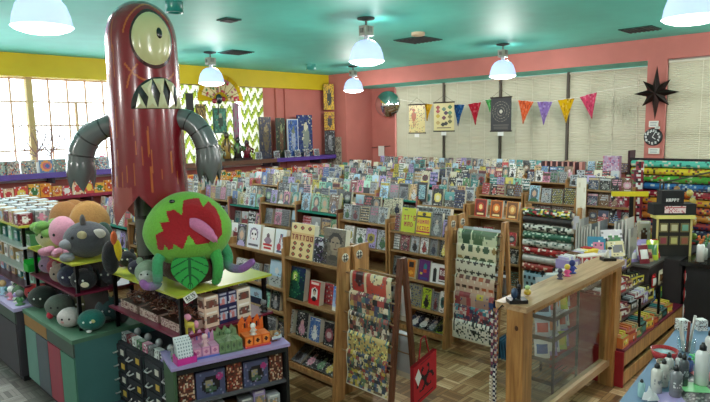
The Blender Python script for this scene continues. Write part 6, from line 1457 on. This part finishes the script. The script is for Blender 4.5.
FL = [(424.5, 104, 432.5, 104, 427, 121, (226,180,30), 'yellow pennant beside the anatomy poster'), (453, 104.5, 464.5, 104.5, 458, 126, (40,96,160), 'blue pennant right of the botanical poster'), (468, 104, 481, 102, 475.5, 125, (206,50,70), 'red pennant right of the blue one'), (485, 100, 493, 99, 490, 112, (90,190,100), 'green pennant partly behind the black poster'), (518, 100, 533.5, 101.5, 523, 124, (226,110,66), 'orange pennant right of the black poster'), (537, 101.5, 552.5, 101.5, 543.5, 125, (150,124,190), 'lavender pennant right of the orange one'), (557.5, 100, 574.5, 98, 566, 123, (220,180,30), 'yellow pennant above the striped boxes'), (579.5, 97, 597, 92, 592, 119, (220,84,120), 'pink pennant, rightmost of the row')]
tops = []
for x0_, y0_, x1_, y1_, xt, yt, c, lb in FL:
    A_, B_, T_ = hx(x0_, y0_, XF+.03), hx(x1_, y1_, XF+.03), hx(xt, yt, XF+.03); tops += [A_, B_]
    b = MB()
    for off in (0, .002): b.surf(lambda u, v: (A_*(1-u)+B_*u)*(1-v)+T_*v+Vector((off+.012*math.sin(u*9+v*4), 0, 0)), 12, 12, lambda u, v: C(c) if SN.random() < .72 else mixc(C(c), (255,255,255) if SN.random() < .5 else (90,30,40), .28))
    o = b.build('pennant', 'curtain'); tag(o, lb, 'pennant', 'paper pennants strung before the blinds')
b = MB().tube([hx(397, 99, XF+.03)]+tops+[hx(646, 84, XF+.03)], .004, (226,222,210), 5); o = b.build('pennant_string', 'cloth'); tag(o, 'thin pale string carrying the row of pennants', 'string')
# star, clock, notices on the pillar
q = hx(656, 93, XB-.06); t = thing('wall_star', 'dark eight pointed metal star on the salmon pillar', 'wall decoration', q, 0)
b = MB(); N_ = 16; P = []
for k_ in range(N_):
    a = PI/2+k_*PI/8; r_ = (.40 if k_ % 4 == 0 else .27) if k_ % 2 == 0 else .13; r_ = r_*(.8 if k_ in (4, 12) else 1); P.append(Vector((0, -r_*math.cos(a), r_*math.sin(a))))
for k_ in range(N_): b.quad([P[k_], P[(k_+1) % N_], Vector((-.07, 0, 0))], (52,40,40) if k_ % 2 else (66,50,48)); b.quad([P[(k_+1) % N_], P[k_], Vector((.03, 0, 0))], (46,36,36))
b.build('star_body', 'metal', t); MB().tube([(0,0,0), (.06,0,0)], .02, (40,36,36)).build('mount', 'metal', t)
q = hx(652.5, 137, XB-.03); t = thing('wall_clock', 'round black wall clock with white numerals on the salmon pillar', 'clock', q, 0)
def disc(r_, x0_, x1_, c, nm, mat='plastic', par=t): b = MB(); b.surf(lambda u, v: ((x0_ if v < .9 else x1_), r_*min(1, v/.9)*math.cos(u*2*PI), r_*min(1, v/.9)*math.sin(u*2*PI)), 36, 10, c, closed=True); return b.build(nm, mat, par)
disc(.135, -.0, .03, (20,20,22), 'case'); disc(.118, -.006, -.002, (34,34,38), 'dial', 'print')
for k_ in range(12):
    a = k_*PI/6; y, z = .095*math.sin(a), .095*math.cos(a)
    n_ = str(12 if k_ == 0 else k_); FONT.setdefault('4', '55711'); FONT.setdefault('6', '74757'); FONT.setdefault('8', '75757'); FONT.setdefault('9', '75717')
    cvn = CV(4*len(n_)-1, 5, (34,34,38)).text(n_, 0, 0, (226,226,224)); b = MB(); ww = .0085*len(n_)*3; b.canvas(cvn, (-.008, -y+ww/2, z+.017), (0, -ww, 0), (0, 0, -.034)); b.build('numeral', 'print', t)
for a, l_, wd in ((2.2, .055, .006), (.5, .08, .004)):
    d = Vector((0, -math.sin(a), math.cos(a))); MB().tube([(-.012, 0, 0), Vector((-.012, 0, 0))+d*l_], wd, (230,230,228), 6).build('hand', 'plastic', t)
for px0, py0, px1, py1, lb in ((649, 121, 658, 127, 'white notice above the clock'), (655, 126.5, 659.5, 129, 'tiny white label just above the clock'), (648.5, 148, 659, 154, 'white notice below the clock')):
    side_art(lb, px0, py0, px1, py1, CV(14, 8, (214,214,206)).rect(2, 2, 12, 3, (120,130,140)).rect(2, 5, 11, 6, (120,130,140)), XB-.022, name='wall_notice', cat='notice')
# striped box row and other far goods on the rear run
for i in range(14):
    y = hx(543, 165, 8.9).y-i*(hx(543, 165, 8.9).y-hx(583, 165, 8.9).y)/14
    c = [(60,24,34), (200,140,130)][i % 2]; o = bx(-.0, .12, -.032, .032, 0, .24, c).build('striped_box', 'print', None, (8.90, y, 1.221)); tag(o, '%s upright box, %s in the striped row under the blinds' % (['maroon', 'salmon'][i % 2], ORD[i]), 'box', 'striped row under the blinds')
t = thing('bookcase', 'low plain bookcase carrying the striped row of boxes', 'bookcase', (8.88, 3.1, 0)); bx(0, .28, 0, 1.45, 1.2, 1.22).build('shelf', 'oak_h', t); bx(0, .28, 0, .02, 0, 1.2).build('side_panel', 'oak', t); bx(0, .28, 1.43, 1.45, 0, 1.2).build('side_panel', 'oak', t); bx(.26, .28, .02, 1.43, .05, 1.2).build('back_panel', 'oak', t)
q = hx(611, 163, 9.0); pbox('patterned_box', 'tall lavender patterned box standing before the right end of the blinds', (q.x, q.y, 1.22), .24, .1, .34, (170,140,170), CV(12, 16, (176,150,180)).speck([(110,80,130), (206,190,200), (190,110,140)], .5, SN), -PI/2, cat='box')
t = thing('side_table', 'plain stand under the lavender patterned box', 'stand', (8.93, q.y-.2, 0)); bx(0, .3, 0, .4, 1.19, 1.219).build('top', 'oak_h', t)
for x in (.02, .26):
    for y in (.02, .36): bx(x-.02, x+.02, y-.02, y+.02, 0, 1.19).build('leg', 'oak', t)
